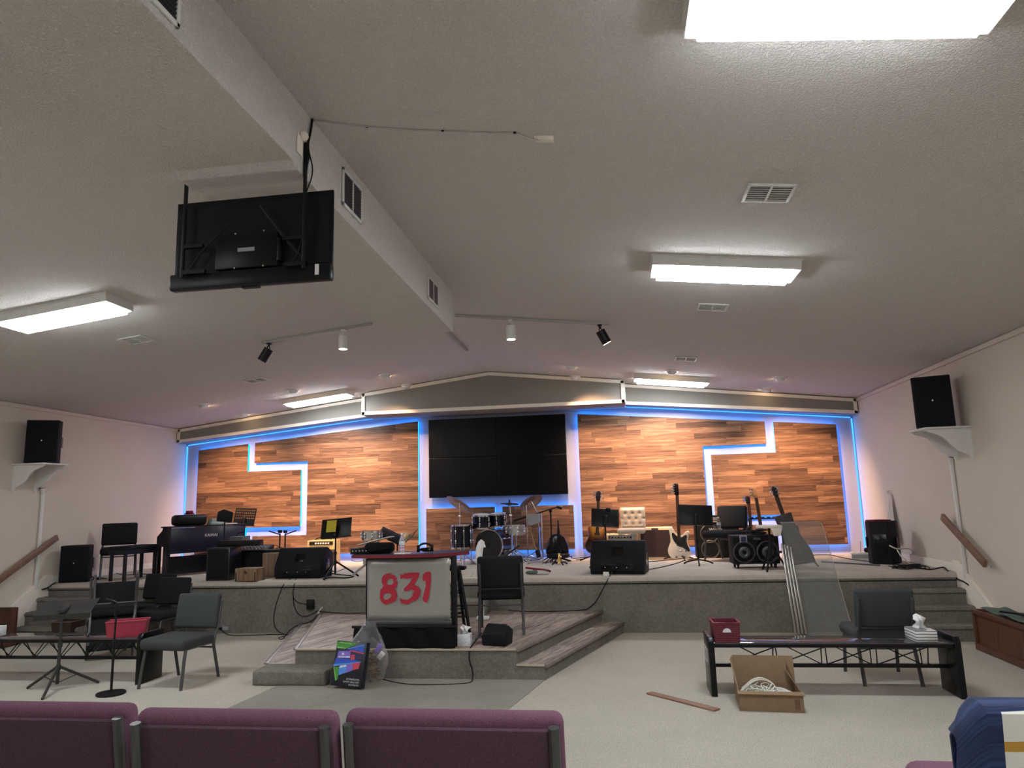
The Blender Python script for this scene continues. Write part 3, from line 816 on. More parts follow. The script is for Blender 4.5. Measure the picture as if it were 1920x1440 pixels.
def bench(label, loc, per):
    t = thing('rail_bench', label, 'bench', loc, 0, 'black glass-topped benches')
    L = 2.02; D = .36
    for s in (-1, 1):
        b = MB(); b.prism([(-D / 2, 0), (D / 2, 0), (D / 2, .485), (-D / 2 + .03, .485), (-D / 2, .45)], .05, T(s * (L / 2 - .025) - .025, 0, 0) @ YZ, bevel=.006)
        b.build('end_panel', 'bench_black', t)
    b = MB(); b.box((L - .1, D - .02, .012), (0, 0, .432), bevel=.002); b.build('glass_top', 'bench_glass', t)
    b = MB(); b.box((L - .1, .035, .03), (0, 0, .222), bevel=.003); b.build('bottom_rail', 'bench_black', t)
    for y in (-D / 2 + .03, D / 2 - .03):
        b = MB(); b.box((L - .1, .03, .028), (0, y, .412), bevel=.003); b.build('top_rail', 'bench_black', t)
        b = MB(); pts = []; s1 = -1 if y < 0 else 1; n_ = int((L - .14) / per); x_ = -n_ * per / 2
        for k in range(n_ + 1):
            for xx, up_ in ((x_ + k * per, s1 > 0), (x_ + (k + .86) * per, s1 < 0)):
                if xx < L / 2 - .05: pts += [(xx - .008, y if up_ else y * .06, .398 if up_ else .238), (xx + .008, y if up_ else y * .06, .398 if up_ else .238)]
        b.tube(pts, .0052, 6); b.build('truss_rods', 'bench_black', t)
    lettering('831', .2, 'white_print', t, (-L / 2 - .001, .02, .30), (PI / 2, 0, -PI / 2))
    return t
BR = bench('black glass-topped bench right of the platform, cardboard box before it', (1.705, 6.745, 0), .405)
BL = bench('black glass-topped bench left of the platform, cut by the left edge', (-5.80, 6.96, 0), .307)
BTOP = .4395

# baskets
def basket(label, loc, rz, w, d, h, mat, taper=.85, weave=True, tagm=None, name='storage_basket'):
    t = thing(name, label, 'basket', loc, rz)
    b = MB(); th = .012
    def lv(z, k, ins): return [((w / 2 * k - ins) * sx, (d / 2 * k - ins) * sy, z) for sx, sy in ((-1, -1), (1, -1), (1, 1), (-1, 1))]
    rows = [lv(0, taper, 0), lv(h, 1, 0), lv(h, 1, th), lv(.012, taper, th)]
    vs = [[b.bm.verts.new(p) for p in r] for r in rows]
    for a, c in zip(vs, vs[1:]):
        for k in range(4): b.bm.faces.new((a[k], a[(k + 1) % 4], c[(k + 1) % 4], c[k]))
    b.bm.faces.new(vs[0][::-1]); b.bm.faces.new(vs[-1])
    b.build('body', mat, t, smooth=0)
    b = MB(); b.tube([(w / 2 * sx, d / 2 * sy, h) for sx, sy in ((-1, -1), (1, -1), (1, 1), (-1, 1))], .008, 6, closed=True); b.build('rim', mat + '_rim', t)
    return t
def weave_mat(name, color):
    n = N(name)
    wv = n.n('ShaderNodeTexBrick'); n.set(wv.inputs['Vector'], n.obj())
    mp = n.n('ShaderNodeMapping'); n.set(mp.inputs[0], n.obj()); mp.inputs['Rotation'].default_value = (PI / 2, 0, 0)
    n.set(wv.inputs['Vector'], mp.outputs[0]); wv.inputs['Scale'].default_value = 1.0
    wv.inputs['Brick Width'].default_value = .05; wv.inputs['Row Height'].default_value = .018; wv.inputs['Mortar Size'].default_value = .003
    n.set(wv.inputs['Color1'], color); n.set(wv.inputs['Color2'], mul(color, .75)); n.set(wv.inputs['Mortar'], mul(color, .3))
    return n.bsdf(wv.outputs[0], .5, 0, n.bump(wv.outputs[1], -.6, .006))
weave_mat('red_weave', (.17, .012, .035)); plain('red_weave_rim', (.23, .03, .055), .5)
plain('red_plastic', (.30, .02, .045), .45); plain('red_plastic_rim', (.36, .04, .07), .45)
weave_mat('brown_weave', (.05, .026, .018)); plain('brown_weave_rim', (.16, .10, .06), .5)
t = basket('dark red woven basket standing on the left end of the right bench', (at(1364, 1205, z=BTOP).x, 6.69, BTOP), .02, .225, .23, .165, 'red_weave', taper=.94)
b = MB(); b.prism([(.036 * math.cos(a * PI / 8), .034 * math.sin(a * PI / 8)) for a in range(9)], .004, T(0, -.1125, .085) @ XZ); b.build('handle_tag', 'white_print', t)
t = basket('bright red long plastic bin on the left bench', (at(240, 1192, z=BTOP).x, 6.93, BTOP), .42, .38, .16, .155, 'red_plastic', taper=.9)
b = MB(); b.tube([(-.177, -.02, .12), (-.179, .02, .12), (-.176, .02, .09), (-.174, -.02, .09)], .005, 6, closed=True); b.build('handle_hole', 'red_plastic_rim', t)
p = at(163, 1186, z=0)
basket('dark brown woven bin on the floor at the foot of the left stage steps', (at(163, 1193, z=0).x, 9.0, 0), 0, .30, .26, .27, 'brown_weave', name='waste_bin')
wood('dark_wood', (.075, .03, .018), 'z', .4)
t = thing('wooden_stand', 'dark wooden stand cut by the left edge, behind the tissue box', 'stand', (-8.12, 8.65, 0), 0)
b = MB(); b.box((.30, .30, .05), (0, 0, .03), bevel=.01); b.build('base', 'dark_wood', t)
b = MB(); b.box((.28, .06, .44), (0, .05, .27), bevel=.01); b.build('back', 'dark_wood', t)
# tissue boxes
plain('tissue_paper', (.85, .85, .84), .9, var=.03, bump=.1, bscale=40)
def stripes(name, a, c):
    n = N(name); sp = n.n('ShaderNodeSeparateXYZ'); n.set(sp.inputs[0], n.obj())
    f = n.math('FRACT', n.math('MULTIPLY', n.math('ADD', sp.outputs[2], n.math('MULTIPLY', n.noise(6, 1), .01)), 42.0))
    return n.bsdf(n.mix(n.math('GREATER_THAN', f, .55), a, c), .6)
stripes('striped_card', (.78, .78, .77), (.22, .22, .23)); plain('pattern_card', (.66, .67, .68), .6, var=.22, scale=60)
def tissue_box(label, loc, rz, w=.13, d=.13, h=.11, mat='pattern_card', tall=.09):
    t = thing('tissue_box', label, 'tissue box', loc, rz)
    b = MB(); b.box((w, d, h), (0, 0, h / 2), bevel=.003); b.build('carton', mat, t)
    b = MB()
    def f(u, v):
        a = (u - .5) * 2
        return (a * (.028 + .03 * v) + .015 * math.sin(v * 5 + a * 2), .02 * math.sin(a * 5 + v * 3) + .012 * math.sin(v * 7), h + v * tall * (1 - .35 * abs(a)) )
    b.grid(f, 12, 8); b.build('tissue', 'tissue_paper', t, solid=.003, fix=False)
    return t
tissue_box('striped tissue box on the right end of the right bench', (2.47, 6.72, BTOP), .05, .17, .22, .09, 'striped_card', .12)
tissue_box('white tissue box on the left bench at the left edge of the photo', (at(4, 1188, z=BTOP).x, 6.93, BTOP), .1, .24, .13, .10, 'pattern_card', .1)
tissue_box('square tissue box on the platform beside the black pulpit skirt', (at(869, 1207, z=PLAT_Z).x + .03, 7.30, PLAT_Z), .05)

# cardboard box with white cable
plain('cardboard', (.25, .165, .095), .85, var=.08, scale=20); plain('cardboard_dark', (.17, .105, .06), .85, var=.08, scale=20)
t = thing('cardboard_box', 'open brown cardboard box on the floor before the right bench', 'box', (1.115, 6.34, 0), -.06)
b = MB(); w, d, h = .48, .36, .135
b.box((w, d, .006), (0, 0, .004)); b.box((w, .006, h), (0, -d / 2, h / 2)); b.box((w, .006, h), (0, d / 2, h / 2)); b.box((.006, d, h), (-w / 2, 0, h / 2)); b.box((.006, d, h), (w / 2, 0, h / 2))
b.build('carton', 'cardboard', t, smooth=0)
b = MB(); b.box((w + .01, .006, .22), (0, d / 2 + .012, h + .10), (-.10, 0, 0)); b.build('flap', 'cardboard', t, smooth=0)
b = MB(); b.face([(-w / 2, -d / 2, h), (-w / 2, d / 2, h), (-w / 2 - .01, d / 2 + .02, h + .20), (-w / 2 - .03, d / 2 - .06, h + .19)]); b.build('flap', 'cardboard', t, smooth=0, solid=.006)
b = MB(); b.face([(w / 2, -d / 2, h), (w / 2, d / 2, h), (w / 2 - .06, d / 2 - .02, h + .17), (w / 2 - .075, d / 2 - .07, h + .12)]); b.build('flap', 'cardboard_dark', t, smooth=0, solid=.006)
b = MB(); b.box((w + .02, .05, .006), (0, -d / 2 - .012, h + .004), (.25, 0, 0)); b.build('flap', 'cardboard', t, smooth=0)
b = MB(); b.box((.04, .002, .075), (w / 2 - .045, -d / 2 - .004, .055)); b.build('printed_mark', 'cardboard_dark', t, smooth=0)
plain('white_cable', (.72, .70, .62), .5)
b = MB(); rnd = random.Random(3)
for i in range(34):
    c = Vector((rnd.uniform(-.14, .03), rnd.uniform(-.07, .07), .05 + rnd.uniform(0, .06))); r = rnd.uniform(.05, .10)
    F = Euler((rnd.uniform(-.9, .9), rnd.uniform(-.9, .9), rnd.uniform(0, 6))).to_matrix()
    pts = [c + F @ Vector((r * math.cos(a / 12 * 2 * PI), r * .7 * math.sin(a / 12 * 2 * PI), .012 * math.sin(a))) for a in range(12)]
    for q in pts: q.x = max(-.21, min(.2, q.x)); q.y = max(-.15, min(.15, q.y)); q.z = max(.014, q.z)
    b.tube(pts, .0045, 5, closed=True)
for k in range(3): b.tube([(-.2, -.05 + .03 * k, .12), (-.08, 0, .20 + .01 * k), (.05, .03, .17), (.10, .02 * k, .06), (.18, .0, .04)], .0045, 5, smooth=2)
for k in range(5): b.tube([(0, -.1 + .04 * k, .10), (.1, -.09 + .04 * k, .125), (.2, -.10 + .03 * k, .09)], .0045, 5, smooth=2)
o = b.build('cable_coil', 'white_cable', loc=(1.115, 6.34, .004), rot=(0, 0, -.06)); tag(o, 'tangle of white cable lying in the open cardboard box', 'cable')
wood('plank_wood', (.24, .125, .08), 'x', .5)
p0, p1 = Vector((.172, 6.66, 0)), Vector((.685, 6.16, 0)); d = p1 - p0
b = MB(); b.box((d.length, .078, .012), (0, 0, .0065), bevel=.002)
o = b.build('wood_strip', 'plank_wood', loc=(p0 + p1) / 2, rot=(0, 0, math.atan2(d.y, d.x))); tag(o, 'reddish wood strip lying on the carpet left of the cardboard box', 'wood strip')

# wooden cabinet at the right wall
wood('cabinet_wood', (.10, .042, .022), 'z', .45, grain=22)
zc = at(1825, 1141, y=8.57).z
t = thing('wooden_cabinet', 'low dark wooden cabinet against the right wall at the photo edge', 'cabinet', (3.70, 7.45, 0))
b = MB(); b.box((.30, 2.16, zc - .03), (.15, 0, (zc - .03) / 2 + .0)); b.build('body', 'cabinet_wood', t, smooth=0)
b = MB()
for (sz, lc) in (((.03, 2.2, .045), (-.012, 0, zc - .022)), ((.03, 2.2, .07), (-.012, 0, .035)), ((.025, .04, zc), (-.012, 1.08, zc / 2)), ((.31, .03, .045), (.15, 1.09, zc - .022)), ((.03, 2.2, .045), (.30, 0, zc - .022))):
    b.box(sz, lc, bevel=.004)
b.build('trim', 'cabinet_wood', t)
fabric('green_cloth', (.105, .135, .115), var=.08, scale=90)
b = MB(); b.grid(lambda u, v: (3.70 + .26 * u + .012 * math.sin(v * 9), 6.9 + 1.5 * v + .04 * u, zc + .024 + .008 * math.sin(u * 6 + v * 13) + .008 * math.sin(v * 21)), 14, 40)
o = b.build('folded_cloth', 'green_cloth', solid=.006, fix=False); tag(o, 'grey green cloth spread over the wooden cabinet top', 'cloth')
b = MB(); b.tube([(3.80, 8.18, zc + .028), (3.86, 7.9, zc + .045), (3.84, 7.6, zc + .04), (3.88, 7.2, zc + .05)], .022, 8, flat=(1, .4), smooth=2); b.ball((3.86, 7.72, zc + .06), .05, (1.1, 1.4, .5), 12)
o = b.build('strap_bundle', 'black_plastic'); tag(o, 'black strap bundle lying on the green cloth of the cabinet', 'strap')
# cloth with stripes over the right purple chair
def towel_mat():
    n = N('striped_towel'); sp = n.n('ShaderNodeSeparateXYZ'); n.set(sp.inputs[0], n.n('ShaderNodeTexCoord').outputs['UV'])
    v = sp.outputs[1]; u = sp.outputs[0]
    c = n.ramp(v, [(0.0, (.66, .64, .58)), (.23, (.66, .64, .58)), (.265, (.45, .25, .04)), (.29, (.66, .64, .58)), (1.0, (.66, .64, .58))])
    c.node.color_ramp.interpolation = 'CONSTANT'
    streak = n.noise(1.0, 3, .6, n.n('ShaderNodeMapping', i_0=n.n('ShaderNodeTexCoord').outputs['UV'], i_3=(2, 60, 1)).outputs[0])
    navy = n.ramp(streak, [(.35, (.008, .013, .045)), (.65, (.025, .05, .13))])
    m1 = n.math('LESS_THAN', v, .185); m2 = n.math('MULTIPLY', n.math('GREATER_THAN', u, .84), n.math('LESS_THAN', v, .40))
    c = n.mix(n.math('MAXIMUM', m1, m2), c, navy)
    f = n.noise(300, 2)
    return n.bsdf(c, .95, 0, n.bump(f, .3, .003))
towel_mat()
t_ch = Vector((1.275, 2.66, CHZ))
zt = .83 * 1.08 + .006
def towel(u, v):
    # hangs from the far side of the chair back over its top and down the near side; u = 1 is the left edge in the photo
    x = -.39 + .78 * u
    L = v * .98 - .14
    ytop = .235 * 1.15 + .01 + .07
    fold = .016 * math.sin(u * 17 + v * 2) + .010 * math.sin(u * 33 + v * 5)
    over = max(0, abs(x) - .31)
    if L < 0: y, z = ytop - .06 - (-L) * .17 + fold * .3, zt + L
    elif L < .10:
        a = L / .10 * PI; y, z = ytop - .06 * math.cos(a), zt + .014 * math.sin(a)
    else: y, z = ytop + .06 + fold * min(1, (L - .1) * 5) - (L - .10) * .10, zt - (L - .10)
    if x > .31: y = y * 1.0 - over * .8 * (1 if L > .05 else 0)
    return (x - over * .55 * (1 if x > 0 else -1) + (.06 * v) * over / .08 * (1 if x > .31 else 0), y, z - over * 1.2)
b = MB(); NU, NV = 26, 36
b.grid(towel, NU, NV)
uvl = b.bm.loops.layers.uv.new('UVMap')
for f in b.bm.faces:
    pass
vid = {}
b.bm.verts.ensure_lookup_table()
for i, v in enumerate(b.bm.verts): vid[v] = (i // (NV + 1) / NU, (i % (NV + 1)) / NV)
for f in b.bm.faces:
    for l in f.loops:
        uu, vv = vid[l.vert]; l[uvl].uv = (uu, max(0, vv - .04 + .02 * math.sin(uu * 5)))
o = b.build('striped_cloth', 'striped_towel', loc=t_ch, rot=(0, 0, PI), solid=.008, fix=False); tag(o, 'navy and white cloth with a gold stripe hung over the right purple chair', 'cloth')

# ================================================================ stands on the left floor
plain('stand_grey', (.028, .028, .027), .38, var=.1, Specular_IOR_Level=.4)
def music_stand(label, loc, height, rz=0.0, tilt=1.15, dw=.50, dh=.33, base='tripod', holes=False, group='black music stands', leg=.30, mat='black_metal', roll=0.0):
    t = thing('music_stand', label, 'music stand', loc, rz, group)
    b = MB(); b.cyl((0, 0, .06), (0, 0, height * .6), .016, n=10); b.cyl((0, 0, height * .6), (0, 0, height - .02), .012, n=10); b.cyl((0, 0, height * .56), (0, 0, height * .62), .022, n=12)
    b.build('pole', mat, t)
    if base == 'tripod':
        for k in range(3):
            a = 2 * PI * k / 3 + .5; c, s = math.cos(a), math.sin(a)
            b = MB(); b.tube([(.012 * c, .012 * s, .22), (leg * c, leg * s, .012)], .0135, 8); b.tube([(.010 * c, .010 * s, .075), (leg * .48 * c, leg * .48 * s, .125)], .005, 6)
            b.ball((leg * c, leg * s, .012), .013, n=8); b.build('leg', mat, t)
        b = MB(); b.cyl((0, 0, .19), (0, 0, .24), .022, n=12); b.build('hub', mat, t)
    else:
        for k in range(3):
            a = 2 * PI * k / 3 + .4; c, s = math.cos(a), math.sin(a)
            b = MB(); b.tube([(0, 0, .075), (leg * .35 * c, leg * .35 * s, .062), (leg * .75 * c, leg * .75 * s, .04), (leg * c, leg * s, .010)], .012, 8, smooth=1); b.build('leg', mat, t)
    R = Euler((PI / 2 - tilt + 0, roll, 0)).to_matrix().to_4x4() if False else (Matrix.Rotation(roll, 4, 'Y') @ Matrix.Rotation(tilt - PI / 2, 4, 'X'))
    M = T(0, 0, height) @ R
    b = MB()
    if holes:
        nx, nz = 10, 4
        import itertools
        pitch = dw / (nx + 1); hs = .020
        xs = sorted([-dw / 2, dw / 2] + [(-dw / 2 + pitch * (i + 1) + s * hs / 2) for i in range(nx) for s in (-1, 1)])
        z0 = dh * .42; pz = .045
        zs = sorted([0, dh] + [z0 + pz * j + s * hs / 2 for j in range(nz) for s in (-1, 1)])
        for i in range(len(xs) - 1):
            for j in range(len(zs) - 1):
                if i % 2 == 1 and j % 2 == 1: continue
                q = [M @ Vector((xs[a], 0, zs[c])) for a, c in ((i, j), (i + 1, j), (i + 1, j + 1), (i, j + 1))]
                b.face(q)
        bmesh.ops.remove_doubles(b.bm, verts=b.bm.verts, dist=1e-5)
        b.build('desk', mat, t, smooth=0, solid=.004)
    else:
        tb = MB(); tb.box((dw, .004, dh), (0, 0, dh * .45), bevel=.0015)
        o = tb.build('desk', mat, t); o.matrix_local = M
    b = MB(); b.box((dw, .05, .006), (0, .025, -.05 * 0 + (-.0 if holes else -.05 * dh))); o = b.build('ledge', mat, t); o.matrix_local = M
    b = MB(); b.box((.07, .05, .16), (0, -.03, .06), bevel=.022); o = b.build('clamp', mat, t); o.matrix_local = M
    return t
music_stand('black music stand with a low flat desk, standing before the left bench', (-5.50, 6.55, 0), .72, .42, .30, .50, .34, leg=.36, mat='stand_grey')
t = thing('microphone_stand', 'black microphone stand on a round base in front of the left bench', 'mic stand', (-4.835, 6.44, 0), 0)
b = MB(); b.lathe([(0, 0), (.125, 0), (.13, .008), (.128, .018), (.05, .028), (.02, .032), (0, .032)], n=32); b.build('base', 'black_metal', t)
b = MB(); b.cyl((0, 0, .03), (0, 0, .50), .0115, n=12); b.cyl((0, 0, .5), (.005, 0, .80), .009, n=12); b.build('pole', 'black_metal', t)
b = MB(); b.lathe([(.010, 0), (.018, .02), (.020, .07), (.012, .10)], (.003, 0, .70), n=14); b.build('clutch', 'black_plastic', t)
b = MB(); b.tube([(.005, 0, .795), (0, 0, .835), (-.03, .0, .85), (-.13, .02, .865)], .010, 8, smooth=1); b.box((.03, .025, .022), (-.03, 0, .83)); b.build('boom', 'black_metal', t)
# ================================================================ stage, left: piano and its neighbours
plain('piano_black', (.010, .009, .014), .28, var=.15); plain('piano_navy', (.014, .012, .030), .3, var=.1)
plain('mint_card', (.36, .44, .40), .6, var=.1); plain('paper_white', (.8, .78, .74), .8); plain('grey_box', (.07, .07, .072), .6)
PZ = at(310, 989, y=10.2).z - STG_Z
PA = 1.0
t = thing('upright_piano', 'black digital piano on the stage, its back turned to the seats', 'piano', (-6.84, 10.20, STG_Z), PA)
b = MB(); b.box((1.20, .03, PZ * .52), (.62, .015, PZ * .72), bevel=.004); b.build('back_panel', 'piano_navy', t)
b = MB(); b.box((1.18, .025, PZ * .36), (.62, .10, PZ * .22)); b.build('lower_panel', 'piano_black', t)
for x in (.0, 1.215):
    b = MB()
    pr = [(0, 0), (.20, 0), (.20, PZ * .60), (.40, PZ * .62), (.44, PZ * .66), (.44, PZ * .80), (.26, PZ * .93), (.24, PZ * .99), (0, PZ * .99)]
    b.prism(pr, .03, T(x - .0, 0, 0) @ YZ, bevel=.004); b.build('side_panel', 'piano_black', t, smooth=0)
    b = MB(); b.box((.05, .05, PZ * .63), (x + .03, .40, PZ * .315), bevel=.006); b.build('leg', 'piano_black', t)
b = MB(); b.box((1.26, .30, .022), (.62, .14, PZ), bevel=.005); b.build('lid', 'piano_black', t)
b = MB(); b.box((1.18, .26, .05), (.62, .30, PZ * .66), bevel=.004); b.build('keybed', 'piano_black', t)
b = MB(); b.box((1.1, .14, .02), (.62, .36, PZ * .70)); b.build('keys', 'paper_white', t)
lettering('KAWAI', .064, 'paper_white', t, (.66, -.002, PZ * .80), (PI / 2, 0, 0), 'brand_lettering', extr=.001)
def pl(x, y, z=0): return Vector((-6.84, 10.20, STG_Z)) + RZ(PA) @ Vector((x, y, z))
ptop = PZ + .0115
# things lying on the piano
b = MB(); b.box((.50, .24, .17), (0, 0, .085), bevel=.06, seg=4); b.tube([(-.08, 0, .16), (-.07, 0, .195), (.07, 0, .195), (.08, 0, .16)], .008, 6, smooth=1)
o = b.build('gig_bag', 'black_plastic', loc=pl(.36, .14, ptop), rot=(0, 0, PA)); tag(o, 'rounded black bag lying on top of the piano', 'bag')
b = MB(); b.box((.08, .10, .06), (0, 0, .03), bevel=.008)
o = b.build('small_box', 'red_cover', loc=pl(.36, .14, ptop + .172), rot=(0, 0, PA)); tag(o, 'small dark red box on top of the black bag on the piano', 'box')
t = thing('paper_stack', 'pale green and white stack of boxes on the piano, beside the black bag', 'boxes', pl(.78, .09, ptop), PA)
b = MB(); b.box((.24, .14, .045), (0, 0, .0225), bevel=.004); b.build('lower_box', 'mint_card', t)
b = MB(); b.box((.23, .13, .05), (.005, 0, .07), (0, 0, .06), bevel=.004); b.build('upper_box', 'mint_card', t)
b = MB(); b.box((.20, .16, .012), (0, 0, .006)); o = b.build('paper_sheets', 'paper_white', loc=pl(1.02, .12, ptop), rot=(0, 0, PA - .1)); tag(o, 'white sheets of paper on the right end of the piano', 'paper')
# piano bench
t = thing('piano_bench', 'dark padded piano bench standing left of the piano', 'bench', (-7.27, 10.0, STG_Z), 1.38)
b = MB(); b.box((.62, .34, .05), (0, 0, .475), bevel=.02, seg=3); b.build('cushion', 'dark_fabric', t)
b = MB(); b.box((.60, .32, .07), (0, 0, .415)); b.build('apron', 'piano_black', t)
for sx in (-1, 1):
    for sy in (-1, 1):
        b = MB(); b.box((.04, .04, .40), (sx * .27, sy * .13, .20), bevel=.004); b.build('leg', 'piano_black', t)
# black keyboard case leaning on the wall behind
b = MB(); b.box((.75, .12, .16), (0, 0, .08), bevel=.01); o = b.build('keyboard_case', 'black_plastic', loc=(-7.6, 12.2, STG_Z + .06), rot=(0, -.16, .1)); tag(o, 'long black case lying on the stage behind the piano bench', 'case')
# small monitor speaker on a thin stand
p = at(428, 968, y=10.55)
t = thing('monitor_speaker', 'small black monitor speaker on a thin stand at the end of the piano', 'speaker', (p.x, 10.45, STG_Z), .6)
b = MB(); b.prism([(-.115, -.07), (.10, -.10), (.115, .06), (-.02, .11), (-.10, .07)], .20, T(0, .10, p.z - STG_Z) @ XZ, bevel=.012); b.build('cabinet', 'speaker_black', t)
b = MB(); b.cyl((0, 0, .03), (0, 0, p.z - STG_Z - .09), .010, n=10); b.build('pole', 'black_metal', t)
b = MB(); b.lathe([(0, 0), (.11, 0), (.11, .012), (.02, .03), (0, .03)], n=20); b.build('base', 'black_metal', t)
# perforated music stand
p = at(458, 985, y=11.6)
music_stand('black music stand with a perforated desk, behind the piano end', (p.x - .02, 11.6, STG_Z), p.z - STG_Z, .12, 1.30, .37, .30, holes=True, mat='black_metal', roll=.06)
# cabinets in front
def cabinet(name, label, cat, loc, rz, w, d, h, mat, bev=.008, extra=None):
    t = thing(name, label, cat, loc, rz)
    b = MB(); b.box((w, d, h), (0, 0, h / 2), bevel=bev); b.build('body', mat, t)
    return t
h = at(400, 1027, y=9.65).z - STG_Z
t = cabinet('stage_box', 'tall black box at the stage edge in front of the piano', 'box', (-5.70, 9.82, STG_Z), .05, .345, .36, h, 'piano_black')
b = MB(); b.box((.30, .004, h - .05), (0, -.181, h / 2)); b.build('front_panel', 'black_plastic', t)
t = cabinet('keyboard_module', 'flat black device on top of the tall black box', 'device', (-5.55, 9.98, STG_Z + h), .1, .62, .20, .085, 'black_plastic')
b = MB(); b.box((.5, .003, .03), (0, -.101, .05)); b.build('display', 'black_gloss', t)
px = at(462, 1060, y=10.15).x
h2 = at(465, 1036, y=10.15).z - STG_Z
t = cabinet('amplifier_cabinet', 'black amplifier cabinet behind the small tan box', 'amplifier', (px, 10.32, STG_Z), .0, .58, .30, h2, 'speaker_black')
b = MB(); b.box((.5, .006, h2 - .1), (0, -.151, h2 / 2)); b.build('grille', 'grille_mesh', t)
t = cabinet('mixer_case', 'dark grey box with a handle behind the black cabinets, at the piano end', 'case', (at(443, 1020, y=10.65).x, 10.75, STG_Z), .0, .22, .26, at(443, 1006, y=10.65).z - STG_Z, 'grey_box')
hh = at(443, 1006, y=10.65).z - STG_Z
b = MB(); b.tube([(-.06, 0, hh), (-.02, 0, hh + .05), (.06, 0, hh + .06), (.07, 0, hh)], .008, 6); b.build('handle', 'black_plastic', t)
wood('tan_wood', (.22, .14, .085), 'z', .5)
h3 = at(497, 1037, y=10.0).z - STG_Z
t = cabinet('cajon_drum', 'tall tan wooden box drum left of the black stage wedge', 'box drum', (at(500, 1060, y=9.95).x, 10.18, STG_Z), .1, .25, .28, h3, 'tan_wood')
b = MB(); b.box((.23, .006, h3 - .03), (0, -.142, h3 / 2)); b.build('front_plate', 'tan_wood', t)
# mixer and effects on the amplifier
t = thing('mixing_console', 'small mixing console with cables lying on the black amplifier cabinet', 'mixer', (px + .03, 10.32, STG_Z + h2), .0)
b = MB(); b.prism([(-.13, 0), (.13, 0), (.13, .10), (-.13, .03)], .50, T(-.25, 0, 0) @ YZ, bevel=.004); b.build('body', 'black_plastic', t)
b = MB()
rr = random.Random(5)
for i in range(8):
    for j in range(3): b.cyl((-.20 + i * .055, -.09 + j * .07, .04 + j * .018), (-.20 + i * .055, -.09 + j * .07, .058 + j * .018), .009, n=8)
b.build('knobs', 'white_metal', t)
t = thing('effects_pedal', 'black effects pedal with cables on top of the tan box drum', 'pedal', (at(500, 1034, y=9.95).x, 10.18, STG_Z + h3), .2)
b = MB(); b.box((.24, .16, .04), (0, 0, .02), bevel=.006); b.build('body', 'black_plastic', t)
b = MB(); b.tube([(-.05, 0, .04), (-.02, .03, .10), (.06, .0, .09), (.10, -.05, .05)], .006, 6, smooth=2); b.tube([(.0, .05, .04), (.07, .04, .08), (.11, .06, .04)], .006, 6, smooth=2); b.build('cables', 'black_plastic', t)
# small tan box at the stage edge
t = thing('foot_rest_box', 'small tan wooden box on the stage edge before the black amplifier', 'box', (at(457, 1091, z=STG_Z).x, 9.63, STG_Z), -.05)
b = MB(); b.box((.33, .24, .175), (0, 0, .0875), bevel=.008); b.build('body', 'tan_wood', t)
b = MB(); b.box((.05, .003, .035), (0, -.121, .12), (0, .78, 0)); b.build('emblem', 'dark_wood', t)
for s in (-1, 1):
    b = MB(); b.box((.018, .004, .12), (s * .145, -.121, .065), bevel=.002); b.build('corner_strip', 'piano_black', t)
# stage wedges
def wedge(label, loc, rz, w, h, d):
    t = thing('stage_wedge', label, 'monitor speaker', loc, rz, 'black stage wedge monitors')
    pr = [(-d / 2, .03), (-d / 2 + .03, 0), (d / 2, 0), (d / 2 + .05, h * .75), (d * .10, h), (-d * .12, h), (-d / 2 - .01, h * .38)]
    b = MB(); b.prism(pr, w, T(-w / 2, 0, 0) @ YZ, bevel=.012); b.build('cabinet', 'speaker_black', t)
    sl = math.atan2(h * .62, d * .38)
    b = MB(); c = Vector((0, -d * .31, h * .69)); nrm = Vector((0, -math.sin(sl), math.cos(sl)))
    b.box((w * .20, h * .34, .016), c + nrm * .004, (sl, 0, 0), bevel=.006); b.build('handle', 'black_gloss', t)
    b = MB(); b.box((w * .17, h * .05, .02), c + nrm * .012 + Vector((0, .03, .045)), (sl, 0, 0), bevel=.004); b.build('grip', 'black_plastic', t)
    b = MB(); b.box((w * .62, .008, h * .26), (0, -d / 2 - .004, h * .21), bevel=.003); b.build('jack_panel', 'black_gloss', t)
    for k, x in enumerate((-.13, -.05, 0, .05, .11)):
        b = MB(); b.cyl((x * w / .6, -d / 2 - .006, h * .22), (x * w / .6, -d / 2 - .016, h * .22), .011 if k % 2 else .007, n=10); b.build('jack', 'chrome' if k % 2 == 0 else 'black_metal', t)
    for s in (-1, 1):
        b = MB(); b.box((.006, d * .34, h * .36), (s * (w / 2 + .001), .02, h * .42), bevel=.002); b.build('side_grip', 'black_gloss', t)
    return t
wedge('black wedge monitor at the stage edge between the tan box and a music stand', (at(550, 1087, z=STG_Z).x, 9.99, STG_Z), .03, .69, .42, .44)
wedge('black wedge monitor at the stage edge right of the platform chair', (at(1160, 1079, z=STG_Z).x + .02, 9.99, STG_Z), -.16, .72, .43, .48)
